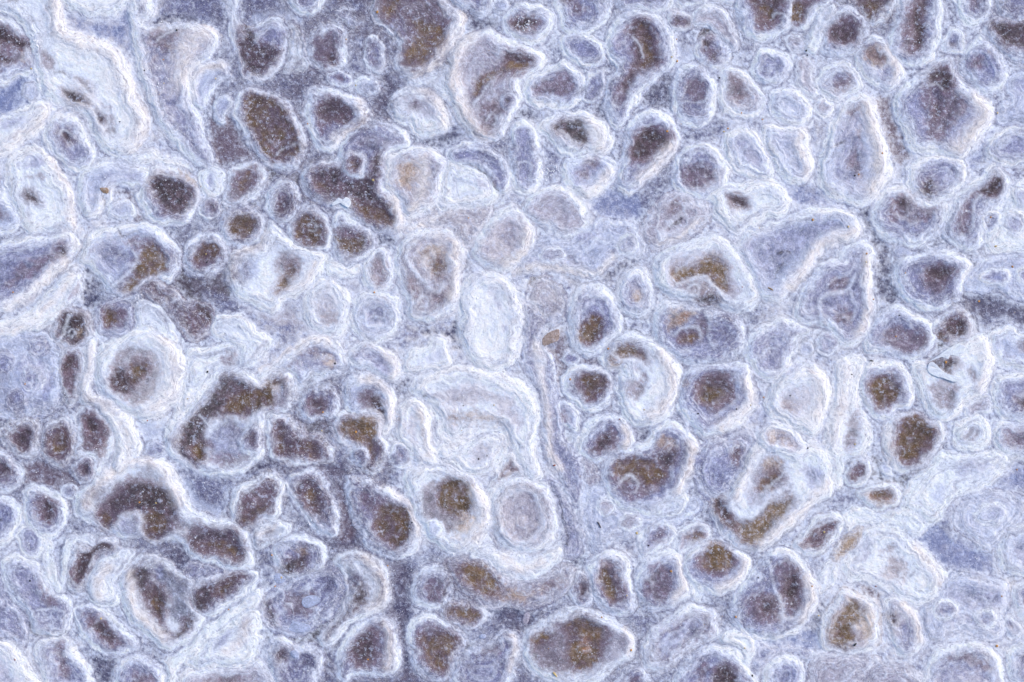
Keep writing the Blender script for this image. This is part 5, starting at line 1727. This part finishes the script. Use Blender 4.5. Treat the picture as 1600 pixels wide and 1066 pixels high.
# edges where the owner changes: the mound's own side wall goes down from there
fo = fo_own
walls = {}
def add_walls(mask, fk, a, b, nx_, ny_):
    idx = np.nonzero(mask.ravel())[0]
    for k_, p, q in zip(fk.ravel()[idx], a.ravel()[idx], b.ravel()[idx]):
        walls.setdefault(int(k_), []).append((p, q, nx_, ny_))
fk2 = flatkey.reshape(fo.shape)
pad = np.pad(fo, 1, constant_values=-1)
up, dn_, lf, rt = pad[:-2, 1:-1], pad[2:, 1:-1], pad[1:-1, :-2], pad[1:-1, 2:]
land = fo > 0
add_walls(land & (up != fo), fk2, Q[..., 0], Q[..., 3], 0, 1)
add_walls(land & (dn_ != fo), fk2, Q[..., 2], Q[..., 1], 0, -1)
add_walls(land & (lf != fo), fk2, Q[..., 1], Q[..., 0], -1, 0)
add_walls(land & (rt != fo), fk2, Q[..., 3], Q[..., 2], 1, 0)

def piece(name, k, faces):
    q = Qf[faces]; vid, inv_ = np.unique(q, return_inverse=True)
    qq = inv_.reshape(-1, 4)
    V = VERT[vid]; Nn = NRMf[vid]; Cc = COLf[vid]; Dd = DETf[vid]
    wl = walls.get(int(k))
    if wl:
        W_ = np.array(wl); n = len(W_); p = W_[:, 0]; r = W_[:, 1]
        top = np.stack([VERT[p], VERT[r]], 1).reshape(-1, 3); bot = top.copy(); bot[:, 2] = SKIRT
        nn = np.repeat(np.stack([W_[:, 2], W_[:, 3], 0*W_[:, 2]], -1), 2, 0).astype(float)
        b0 = len(V); t_ = b0+np.arange(n)*2; u_ = b0+2*n+np.arange(n)*2
        wq = np.stack([t_, t_+1, u_+1, u_], -1)
        V = np.concatenate([V, top, bot]); Nn = np.concatenate([Nn, nn, nn])
        ci = np.stack([p, r], 1).ravel()
        Cc = np.concatenate([Cc, COLf[ci], COLf[ci]]); Dd = np.concatenate([Dd, DETf[ci], DETf[ci]])
        qq = np.concatenate([qq, wq])
    return V, qq, Nn, Cc, Dd

groups = {}
for k, s, e in zip(uk, start, end): groups.setdefault(int(keyof[int(k)])//64, []).append((int(k), order[s:e]))

# the low ground between the mounds, with the buried bed underneath and the plain going on round about
def outer_ground():
    st = 8.0
    ox = np.arange(-1700, 3301, st); oy = np.arange(-1500, 2601, st)
    A, B = np.meshgrid(ox, oy)
    rs = np.random.RandomState(5); cs = 105.
    nc = 64
    JX = rs.rand(nc, nc); JY = rs.rand(nc, nc); RT = rs.rand(nc, nc); RS = rs.rand(nc, nc)
    A2 = A+fbm(A, B, 60, 5, 3)*40; B2 = B+fbm(A, B, 60, 15, 3)*40
    ci = np.floor(A2/cs).astype(int); cj = np.floor(B2/cs).astype(int)
    f1 = np.full(A.shape, 1e9); f2 = f1.copy(); tn = np.zeros(A.shape)
    for dj in (-1, 0, 1):
        for di in (-1, 0, 1):
            a, b = (ci+di) % nc, (cj+dj) % nc
            px = (ci+di+.15+.7*JX[b, a])*cs; py = (cj+dj+.15+.7*JY[b, a])*cs
            dd = np.hypot(A2-px, B2-py)
            nearer = dd < f1
            f2 = np.where(nearer, f1, np.minimum(f2, dd)); tn = np.where(nearer, RT[b, a], tn); f1 = np.where(nearer, dd, f1)
    e = (f2-f1)*.5-5
    n1 = fbm(A, B, 30, 25, 3)
    n4 = fbm(A, B, 11, 45, 3, .7); n3 = fbm(A, B, 130, 35, 3)
    keep = sst(-.35, .1, n3+.5*tn)                      # some fields have no clear mounds
    Hh = keep*(4.2*sst(-6, 16, e)-2.0*sst(16, 36, e))+n1*1.2+.5
    c = np.empty(A.shape+(3,)); c[:] = PAL['base']
    c *= (1+.3*n3)[..., None]
    body = np.where(tn[..., None] < .2, PAL['u']*1.2, np.where(tn[..., None] < .5, PAL['m'], np.where(tn[..., None] < .8, PAL['g'], PAL['c'])))
    a = (keep*np.exp(-((e-9-n1*8)/8.)**2)*np.clip(.8+n3+.8*n4, 0, 1)+.35*np.exp(-((e+4)/9.)**2))[..., None]
    ai = (keep*sst(8, 30, e+n1*16+n4*10))[..., None]
    c = c*(1-ai)+body*(1+.5*n4[..., None])*ai
    a = np.clip(a, 0, 1); c = c*(1-a)+PAL['w']*a
    edge = np.maximum.reduce([X0-A, A-X1, Y0-B, B-Y1])
    near = sst(40, 0, edge)[..., None]
    c = c*(1-.5*near)+PAL['c']*.5*near
    Hh = Hh*(1-.6*near[..., 0])-.6*near[..., 0]
    # keep clear of the mapped part: tuck under it
    inner = (A > X0+9) & (A < X1-9) & (B > Y0+9) & (B < Y1-9)
    Hh = np.where(inner, -10., Hh)
    band = e+fbm(A, B, 34, 91, 3)*14
    V = np.stack([wx(A), wy(B), Hh*S], -1).reshape(-1, 3)
    ny, nx = A.shape
    j, i = np.meshgrid(np.arange(ny-1), np.arange(nx-1), indexing='ij'); v = j*nx+i
    q = np.stack([v, v+nx, v+nx+1, v+1], -1).reshape(-1, 4)
    col = np.concatenate([np.clip(c, .02, .8), np.ones(A.shape+(1,))], -1).reshape(-1, 4)
    det = np.stack([band/100, .5+0*e, np.where(e < 0, .3, 0), np.where(e > 0, .7, .3)], -1).reshape(-1, 4)
    gy_, gx_ = np.gradient(Hh, st); nr = np.stack([-gx_, gy_, np.ones_like(Hh)], -1); nr /= np.linalg.norm(nr, axis=-1, keepdims=True)
    return V, q, nr.reshape(-1, 3), col, det

k0, faces0 = groups[0][0]
gfaces = np.concatenate([f for _, f in groups[0]])
V1, q1, n1_, c1_, d1_ = piece('ground', -1, gfaces)
V2, q2, n2_, c2_, d2_ = outer_ground()
me = build_mesh('ground', np.concatenate([V1, V2]), np.concatenate([q1, q2+len(V1)]), np.concatenate([n1_, n2_]),
                np.concatenate([c1_, c2_]), np.concatenate([d1_, d2_]))
g = bpy.data.objects.new('ground', me); COL.objects.link(g)
g['kind'] = 'structure'; g['label'] = 'low grey-violet crust and bubbly film between the pale mineral mounds'

for ti in sorted(groups):
    if ti == 0: continue
    T = things[ti-1]
    tot = np.concatenate([f for _, f in groups[ti]])
    cx = float(VX.ravel()[Qf[tot, 0]].mean()); cy = float(VY.ravel()[Qf[tot, 0]].mean())
    root = bpy.data.objects.new('mineral_mound', None); COL.objects.link(root)
    root.empty_display_size = .01
    root.location = (cx, cy, 0)
    root['label'] = T['label']; root['category'] = 'crust mound'; root['group'] = 'mineral crust mounds covering the ground'
    for k, faces in groups[ti]:
        nm = T['parts'].get(int(keyof[k]) % 64, 'cap')
        V, q, nn, cc, dd = piece(nm, k, faces)
        V = V-np.array([cx, cy, 0])
        o = bpy.data.objects.new(nm, build_mesh(nm, V, q, nn, cc, dd)); COL.objects.link(o); o.parent = root

# ---------------------------------------------------------------- loose things lying on the crust
def hat(x, y):
    i = min(NX-1, max(0, int(round((x-X0)/STEP)))); j = min(NY-1, max(0, int(round((y-Y0)/STEP))))
    return H[j, i]*S
rnd = random.Random(7)

def pebble_mesh(name, mat, seed, sub=1):
    r = random.Random(seed)
    t = (1+5**.5)/2
    vs = [(-1, t, 0), (1, t, 0), (-1, -t, 0), (1, -t, 0), (0, -1, t), (0, 1, t), (0, -1, -t), (0, 1, -t), (t, 0, -1), (t, 0, 1), (-t, 0, -1), (-t, 0, 1)]
    fs = [(0, 11, 5), (0, 5, 1), (0, 1, 7), (0, 7, 10), (0, 10, 11), (1, 5, 9), (5, 11, 4), (11, 10, 2), (10, 7, 6), (7, 1, 8), (3, 9, 4), (3, 4, 2), (3, 2, 6), (3, 6, 8), (3, 8, 9), (4, 9, 5), (2, 4, 11), (6, 2, 10), (8, 6, 7), (9, 8, 1)]
    out = []
    for v in vs:
        k = r.uniform(.72, 1.18)/1.9
        out.append(tuple(c*k for c in v))
    me = bpy.data.meshes.new(name); me.from_pydata(out, [], fs); me.materials.append(mat)
    return me

used_labels = {}
def where_label(kind, x, y):
    i = min(NX-2, max(0, int(round((x-X0)/STEP)))); j = min(NY-2, max(0, int(round((y-Y0)/STEP))))
    own = int(fo_own[j, i]); prep = 'on'
    if own == 0:
        prep = 'beside'
        sub = D[max(0, j-12):j+13, max(0, i-12):i+13]; so = fo_own[max(0, j-12):j+12, max(0, i-12):i+12]
        v = so[so > 0]
        own = int(np.bincount(v).argmax()) if len(v) else 1
    T = things[own-1]; head = T['label'].split(',')[0]
    P = np.array(T['O']); c = P.mean(0); ext = np.ptp(P, axis=0).max()*.16
    ww = ('upper ' if y < c[1]-ext else 'lower ' if y > c[1]+ext else '')+('left ' if x < c[0]-ext else 'right ' if x > c[0]+ext else '')
    side = (ww+'part of') if ww else 'middle of'
    words = head.split()
    n_ = 16-len((kind+' on the '+side+' the').split())
    cuts = ('with', 'in', 'at', 'under', 'above', 'below', 'beside', 'between', 'right', 'left', 'near', 'of', 'right', 'hanging', 'right', 'touching', 'running', 'tucked', 'right', 'inside', 'one', 'cut', 'squeezed', 'joined', 'ending', 'slanting', 'curling')
    while len(words) > n_:
        ks = [q for q in range(3, len(words)) if words[q] in cuts and q <= n_]
        words = words[:ks[-1]] if ks else words[:n_]
    tail = ' '+prep+' the '+side+' the '+' '.join(words)
    for kd in (kind, 'straw-coloured grain' if 'orange' in kind else kind):
        if kd+tail not in used_labels: break
    used_labels[kd+tail] = 1
    return kd+tail
def loose(name, me, x, y, r, label, cat, group=None, flat=.7, rot=None, dz=0):
    o = bpy.data.objects.new(name, me); COL.objects.link(o)
    o.location = (wx(x), wy(y), hat(x, y)+r*flat*.35*S+dz)
    o.scale = (r*S*rnd.uniform(.85, 1.2), r*S*rnd.uniform(.8, 1.1), r*S*flat)
    o.rotation_euler = (rnd.uniform(-.2, .2), rnd.uniform(-.2, .2), rnd.uniform(0, 6.28) if rot is None else rot)
    o['label'] = where_label(label, x, y); o['category'] = cat
    if o['label'].startswith('straw'): o.data = yg[0]
    if group: o['group'] = group
    return o

m_or = simple_material('orange_grain', (.55, .27, .07)); m_ye = simple_material('straw_grain', (.55, .42, .18))
m_bk = simple_material('black_grain', (.012, .011, .012)); m_rd = simple_material('rust_grain', (.28, .07, .04))
m_wh = simple_material('white_crystal', (.78, .79, .82), .35, .05)
og = [pebble_mesh('orange_grain', m_or, s) for s in range(4)]; yg = [pebble_mesh('straw_grain', m_ye, s+9) for s in range(3)]
bg_ = [pebble_mesh('black_grain', m_bk, s+20) for s in range(3)]; rg = [pebble_mesh('rust_grain', m_rd, s+30) for s in range(2)]
OR = [(50, 108, 1.6), (256, 94, 1.3), (257, 131, 1.2), (338, 124, 1.3), (590, 20, 2), (541, 62, 1.3), (556, 134, 1.2), (481, 194, 1.2),
      (1269, 344, 2), (1324, 355, 1.6), (1353, 397, 1.5), (1547, 340, 1.6), (1555, 385, 1.7), (1581, 417, 1.7), (1529, 471, 1.8), (1352, 410, 1.2),
      (1364, 468, 1.4), (1413, 427, 1.2), (1558, 177, 1.4), (1191, 187, 1.3), (1158, 177, 1.3), (1131, 206, 1.6), (1137, 201, 1.2), (1042, 206, 2),
      (1049, 90, 1.4), (1058, 96, 2), (1057, 62, 1.3), (995, 833, 1.9), (1048, 892, 2), (1149, 963, 1.8), (1163, 1012, 1.3), (986, 1015, 1.9),
      (940, 964, 1.2), (979, 930, 1.2), (556, 675, 1.7), (505, 644, 1.5), (503, 673, 1.3), (575, 1030, 1.4), (425, 867, 1.5), (440, 902, 1.6),
      (430, 916, 1.2), (606, 884, 1.3), (322, 397, 1.2), (22, 457, 1.4), (40, 600, 1.2), (294, 623, 1.2), (218, 785, 1.3), (244, 786, 1.5),
      (159, 966, 1.8), (358, 952, 1.2), (1268, 915, 1.4), (1279, 962, 1.5), (1557, 1009, 2), (1564, 931, 1.3), (1287, 831, 1.7), (1589, 734, 1.3),
      (1476, 566, 2), (1335, 694, 1.3), (1399, 526, 1.3), (1193, 621, 1.4), (1172, 633, 1.2), (1341, 273, 1.4), (1377, 240, 1.3), (583, 282, 2.3),
      (585, 457, 1.4), (732, 341, 1.2), (772, 633, 1.3), (950, 545, 1.8), (891, 593, 1.6), (1006, 640, 1.3)]
for i, (x, y, r) in enumerate(OR):
    loose('sand_grain', og[i % 4] if i % 3 else yg[i % 3], x, y, r*1.15, 'orange grain' if i % 3 else 'straw-coloured grain', 'sand grain', 'orange sand grains scattered on the crust')
BK = [(277, 48, 1.5), (227, 111, 1.3), (188, 191, 1.5), (1259, 80, 1.8), (1261, 87, 1.4), (1124, 122, 1.8), (1335, 275, 1.6), (325, 581, 2.2), (1404, 493, 1.3), (1330, 585, 1.2),
      (1234, 618, 1.5), (1261, 700, 1.4), (1090, 646, 1.5), (1150, 639, 1.3), (1184, 902, 1.4), (48, 907, 1.6), (153, 984, 1.3), (724, 634, 1.2),
      (748, 717, 1.4), (761, 712, 1.2), (644, 816, 1.3), (1013, 852, 1.5), (1350, 12, 1.2), (324, 410, 1.8), (524, 568, 1.6), (1175, 1055, 2)]
for i, (x, y, r) in enumerate(BK):
    loose('black_grain', bg_[i % 3], x, y, r, 'black grain', 'grain', 'black grains scattered on the crust')
for i, (x, y, r) in enumerate([(866, 727, 2), (231, 657, 1.4), (25, 1030, 1.4), (1368, 916, 1.4), (968, 655, 1.2), (1159, 449, 1.1)]):
    loose('rust_grain', rg[i % 2], x, y, r, 'rust-red grain', 'grain', 'rust-red grains scattered on the crust')

def bar_mesh(name, L_, r, mat, bend=.15, seed=0):
    q = random.Random(seed); vs = []; fs = []; n = 7; k = 6
    for i in range(n+1):
        t = i/n; rr = r*(.55+.45*math.sin(math.pi*min(1, .15+t*.85)))*q.uniform(.85, 1.1)
        for a in range(k):
            an = a/k*6.283
            vs.append(((t-.5)*L_, math.sin(t*3.1)*bend*L_*.3+math.cos(an)*rr, math.sin(an)*rr*.8+r*.6))
    for i in range(n):
        for a in range(k):
            fs.append((i*k+a, i*k+(a+1) % k, (i+1)*k+(a+1) % k, (i+1)*k+a))
    fs.append(tuple(range(k-1, -1, -1))); fs.append(tuple(n*k+a for a in range(k)))
    me = bpy.data.meshes.new(name); me.from_pydata(vs, [], fs); me.materials.append(mat)
    return me
m_tw = simple_material('straw_bit', (.30, .19, .06)); m_dk = simple_material('dark_bit', (.02, .022, .018))
m_sp = simple_material('splinter_bit', (.10, .085, .09))
def stick(x, y, L_, r, ang, mat, label, cat='plant bit', name='plant_fragment'):
    o = bpy.data.objects.new(name, bar_mesh(name, L_*S, r*S, mat, seed=int(x))); COL.objects.link(o)
    o.location = (wx(x), wy(y), hat(x, y)+.4*S); o.rotation_euler = (0, 0, math.radians(ang)); o['label'] = label; o['category'] = cat
stick(1203, 452, 9, 1.0, -30, m_tw, 'short straw-coloured plant bit at the foot of the very large smooth pale mound')
stick(1361, 564, 6, .9, -8, m_dk, 'short black plant bit above the heart-shaped olive-black floor')
stick(936, 820, 11, 1.1, -62, m_sp, 'slim dark splinter half sunk in the broad whitish apron', 'splinter', 'dark_splinter')
stick(1335, 1006, 6, 1.3, 50, m_dk, 'dark comma-shaped bit at the foot of the tan and olive boss', 'plant bit')
stick(867, 1053, 9, 1.6, -50, m_ye, 'short tan straw bit below the largest olive mound at the bottom edge')

# thin plates of crust with torn edges
def plate(name, P, z, thick, label, cat, colr, rough=.1, dome=.8, group=None, tilt=(0, 0)):
    q = random.Random(int(P[0][0])); n = 4
    B = spline(P, True, n); c = B.mean(0)
    B = B+np.array([[q.uniform(-.6, .6)*rough*6, q.uniform(-.6, .6)*rough*6] for _ in B])
    rings = (1.0, .93, .7, .4, .12)
    vs = []; fs = []; m = len(B)
    h0 = hat(*c)/S+z
    for k, r in enumerate(rings):
        for b in B:
            p = c+(b-c)*r
            hz = h0+(dome*(1-r*r)+(0 if k == 0 else thick*.35))+tilt[0]*(p[0]-c[0])+tilt[1]*(p[1]-c[1])+q.uniform(-.12, .12)
            vs.append((wx(p[0]), wy(p[1]), hz*S))
    top = len(vs)
    for b in B:
        hz = h0-thick+tilt[0]*(b[0]-c[0])+tilt[1]*(b[1]-c[1])
        vs.append((wx(b[0]), wy(b[1]), hz*S))
    for k in range(len(rings)-1):
        for i in range(m):
            a, b = k*m+i, k*m+(i+1) % m
            fs.append((a, a+m, b+m, b))
    e = (len(rings)-1)*m
    fs.append(tuple(e+m-1-i for i in range(m)))
    for i in range(m): fs.append((top+i, i, (i+1) % m, top+(i+1) % m))
    fs.append(tuple(top+i for i in range(m)))
    V = np.array(vs); cw = np.array([V[:, 0].mean(), V[:, 1].mean(), V[:, 2].min()]); V -= cw
    me = bpy.data.meshes.new(name); me.from_pydata([tuple(v) for v in V], [], fs); me.materials.append(MAT)
    for p in me.polygons: p.use_smooth = False
    a = me.attributes.new('mineral', 'FLOAT_COLOR', 'POINT')
    cc = np.ones((len(V), 4)); cc[:, :3] = colr; cc[:, :3] *= (1+.12*np.random.RandomState(3).randn(len(V), 1)); cc = np.clip(cc, 0, .82)
    a.data.foreach_set('color', cc.astype(np.float32).ravel())
    a = me.attributes.new('growth', 'FLOAT_COLOR', 'POINT'); dd = np.tile([0, .15, 0, .15], (len(V), 1))
    a.data.foreach_set('color', dd.astype(np.float32).ravel())
    o = bpy.data.objects.new(name, me); COL.objects.link(o); o.location = tuple(cw)
    o['label'] = label; o['category'] = cat
    if group: o['group'] = group
    return o
plate('crust_flake', [(519, 320), (529, 310), (536, 312), (541, 309), (546, 311), (549, 317), (545, 325), (538, 322), (530, 317), (522, 322)], 1.0, .8,
      'smooth white torn flake bridging the big dark purple basin', 'crust flake', PAL['w']*.86, dome=.3)
plate('crust_flake', [(1450, 565), (1462, 557), (1480, 545), (1497, 537), (1508, 545), (1500, 556), (1490, 555), (1484, 553), (1480, 561), (1470, 558), (1458, 561)], 1.0, .8,
      'upper pointed lip of the torn white film over the brown hole, right side', 'crust flake', PAL['w']*.86, dome=.3)
plate('crust_flake', [(1450, 568), (1457, 566), (1464, 573), (1472, 580), (1482, 586), (1492, 588), (1500, 592), (1490, 597), (1475, 592), (1460, 588), (1448, 580)], 1.0, .8,
      'lower curled lip of the torn white film over the brown hole, right side', 'crust flake', PAL['w']*.86, dome=.3)
plate('crust_chip', [(847, 530), (855, 521), (864, 517), (873, 515), (874, 525), (871, 533), (860, 537), (849, 541)], .8, 1.4,
      'tan flat chip at the torn edge of the lavender slab', 'crust chip', PAL['t']*.6+PAL['p']*.3)
plate('crust_chip', [(157, 295), (163, 294), (169, 294), (171, 299), (168, 303), (161, 301)], .1, .9,
      'small tan chip resting at the inner corner of the white C-shaped lobe', 'crust chip', PAL['t']*.8)
plate('crust_scale', [(474, 935), (485, 930), (500, 932), (503, 938), (494, 945), (480, 950), (472, 944)], .1, .7, 'broader pale scale at the middle of the loose scale patch', 'crust scale', PAL['c']*.92)
plate('crust_scale', [(453, 978), (460, 970), (472, 972), (485, 978), (483, 986), (468, 988), (455, 985)], .1, .7, 'lowest pale scale at the foot of the loose scale patch', 'crust scale', PAL['c']*.92)
plate('crust_scale', [(428, 900), (436, 895), (446, 900), (446, 908), (436, 912), (429, 907)], .1, .7, 'upper left pale scale under the rusty knobbly mound', 'crust scale', PAL['c']*.92)
plate('crust_scale', [(455, 1018), (462, 1015), (468, 1020), (467, 1027), (459, 1026)], .4, 1.0, 'small pale scale beside the brown pit near the bottom edge', 'crust scale', PAL['c']*.92)
plate('crust_scale', [(749, 993), (755, 990), (760, 993), (757, 997), (751, 998)], .2, .8, 'little pale pebble-like scale above the sharp-edged wedge mound', 'crust scale', PAL['c']*.92)
plate('crust_scale', [(816, 970), (820, 958), (826, 956), (828, 963), (824, 974), (818, 975)], .2, .9, 'upright cream scale in the mauve gap above the largest olive mound', 'crust scale', PAL['p'])

# loose salt crystals: nobody could count them
def crystals():
    r = np.random.RandomState(12); vs = []; fs = []
    spots = []
    for _ in range(9000):
        x = r.uniform(-10, 1610); y = r.uniform(-10, 1076)
        i = int((x-X0)/STEP); j = int((y-Y0)/STEP)
        p = SPK[j, i]*(.5+1.3*max(0, N1[j, i]+.25))
        if r.rand() < p*.9: spots.append((x, y, r.uniform(.35, .95)*(1.5 if r.rand() < .06 else 1)))
    for cx, cy, n, sp_ in ((60, 72, 26, 6), (57, 68, 14, 2.5), (858, 268, 45, 8), (485, 815, 6, 3), (410, 828, 12, 3), (220, 466, 14, 4), (740, 470, 20, 10), (820, 38, 30, 7), (250, 130, 40, 12), (1390, 20, 10, 5)):
        for _ in range(n): spots.append((cx+r.randn()*sp_, cy+r.randn()*sp_, r.uniform(.6, 1.5)))
    base = np.array([(1, 0, 0), (-1, 0, 0), (0, 1, 0), (0, -1, 0), (0, 0, 1), (0, 0, -1)], float)
    F = np.array([(0, 2, 4), (2, 1, 4), (1, 3, 4), (3, 0, 4), (2, 0, 5), (1, 2, 5), (3, 1, 5), (0, 3, 5)])
    for x, y, s in spots:
        a = r.uniform(0, 6.28); R = np.array([[math.cos(a), -math.sin(a), 0], [math.sin(a), math.cos(a), 0], [0, 0, 1]])
        v = (base*r.uniform(.7, 1.2, (6, 1))*s*S) @ R.T+np.array([wx(x), wy(y), hat(x, y)+s*.25*S])
        fs.append(F+len(vs)*6); vs.append(v)
    me = bpy.data.meshes.new('salt_crystals'); me.from_pydata(np.concatenate(vs).tolist(), [], np.concatenate(fs).tolist()); me.materials.append(m_wh)
    o = bpy.data.objects.new('salt_crystals', me); COL.objects.link(o)
    o['kind'] = 'stuff'; o['label'] = 'loose white salt crystals sprinkled over the dark floors and gullies'; o['category'] = 'salt crystals'
crystals()
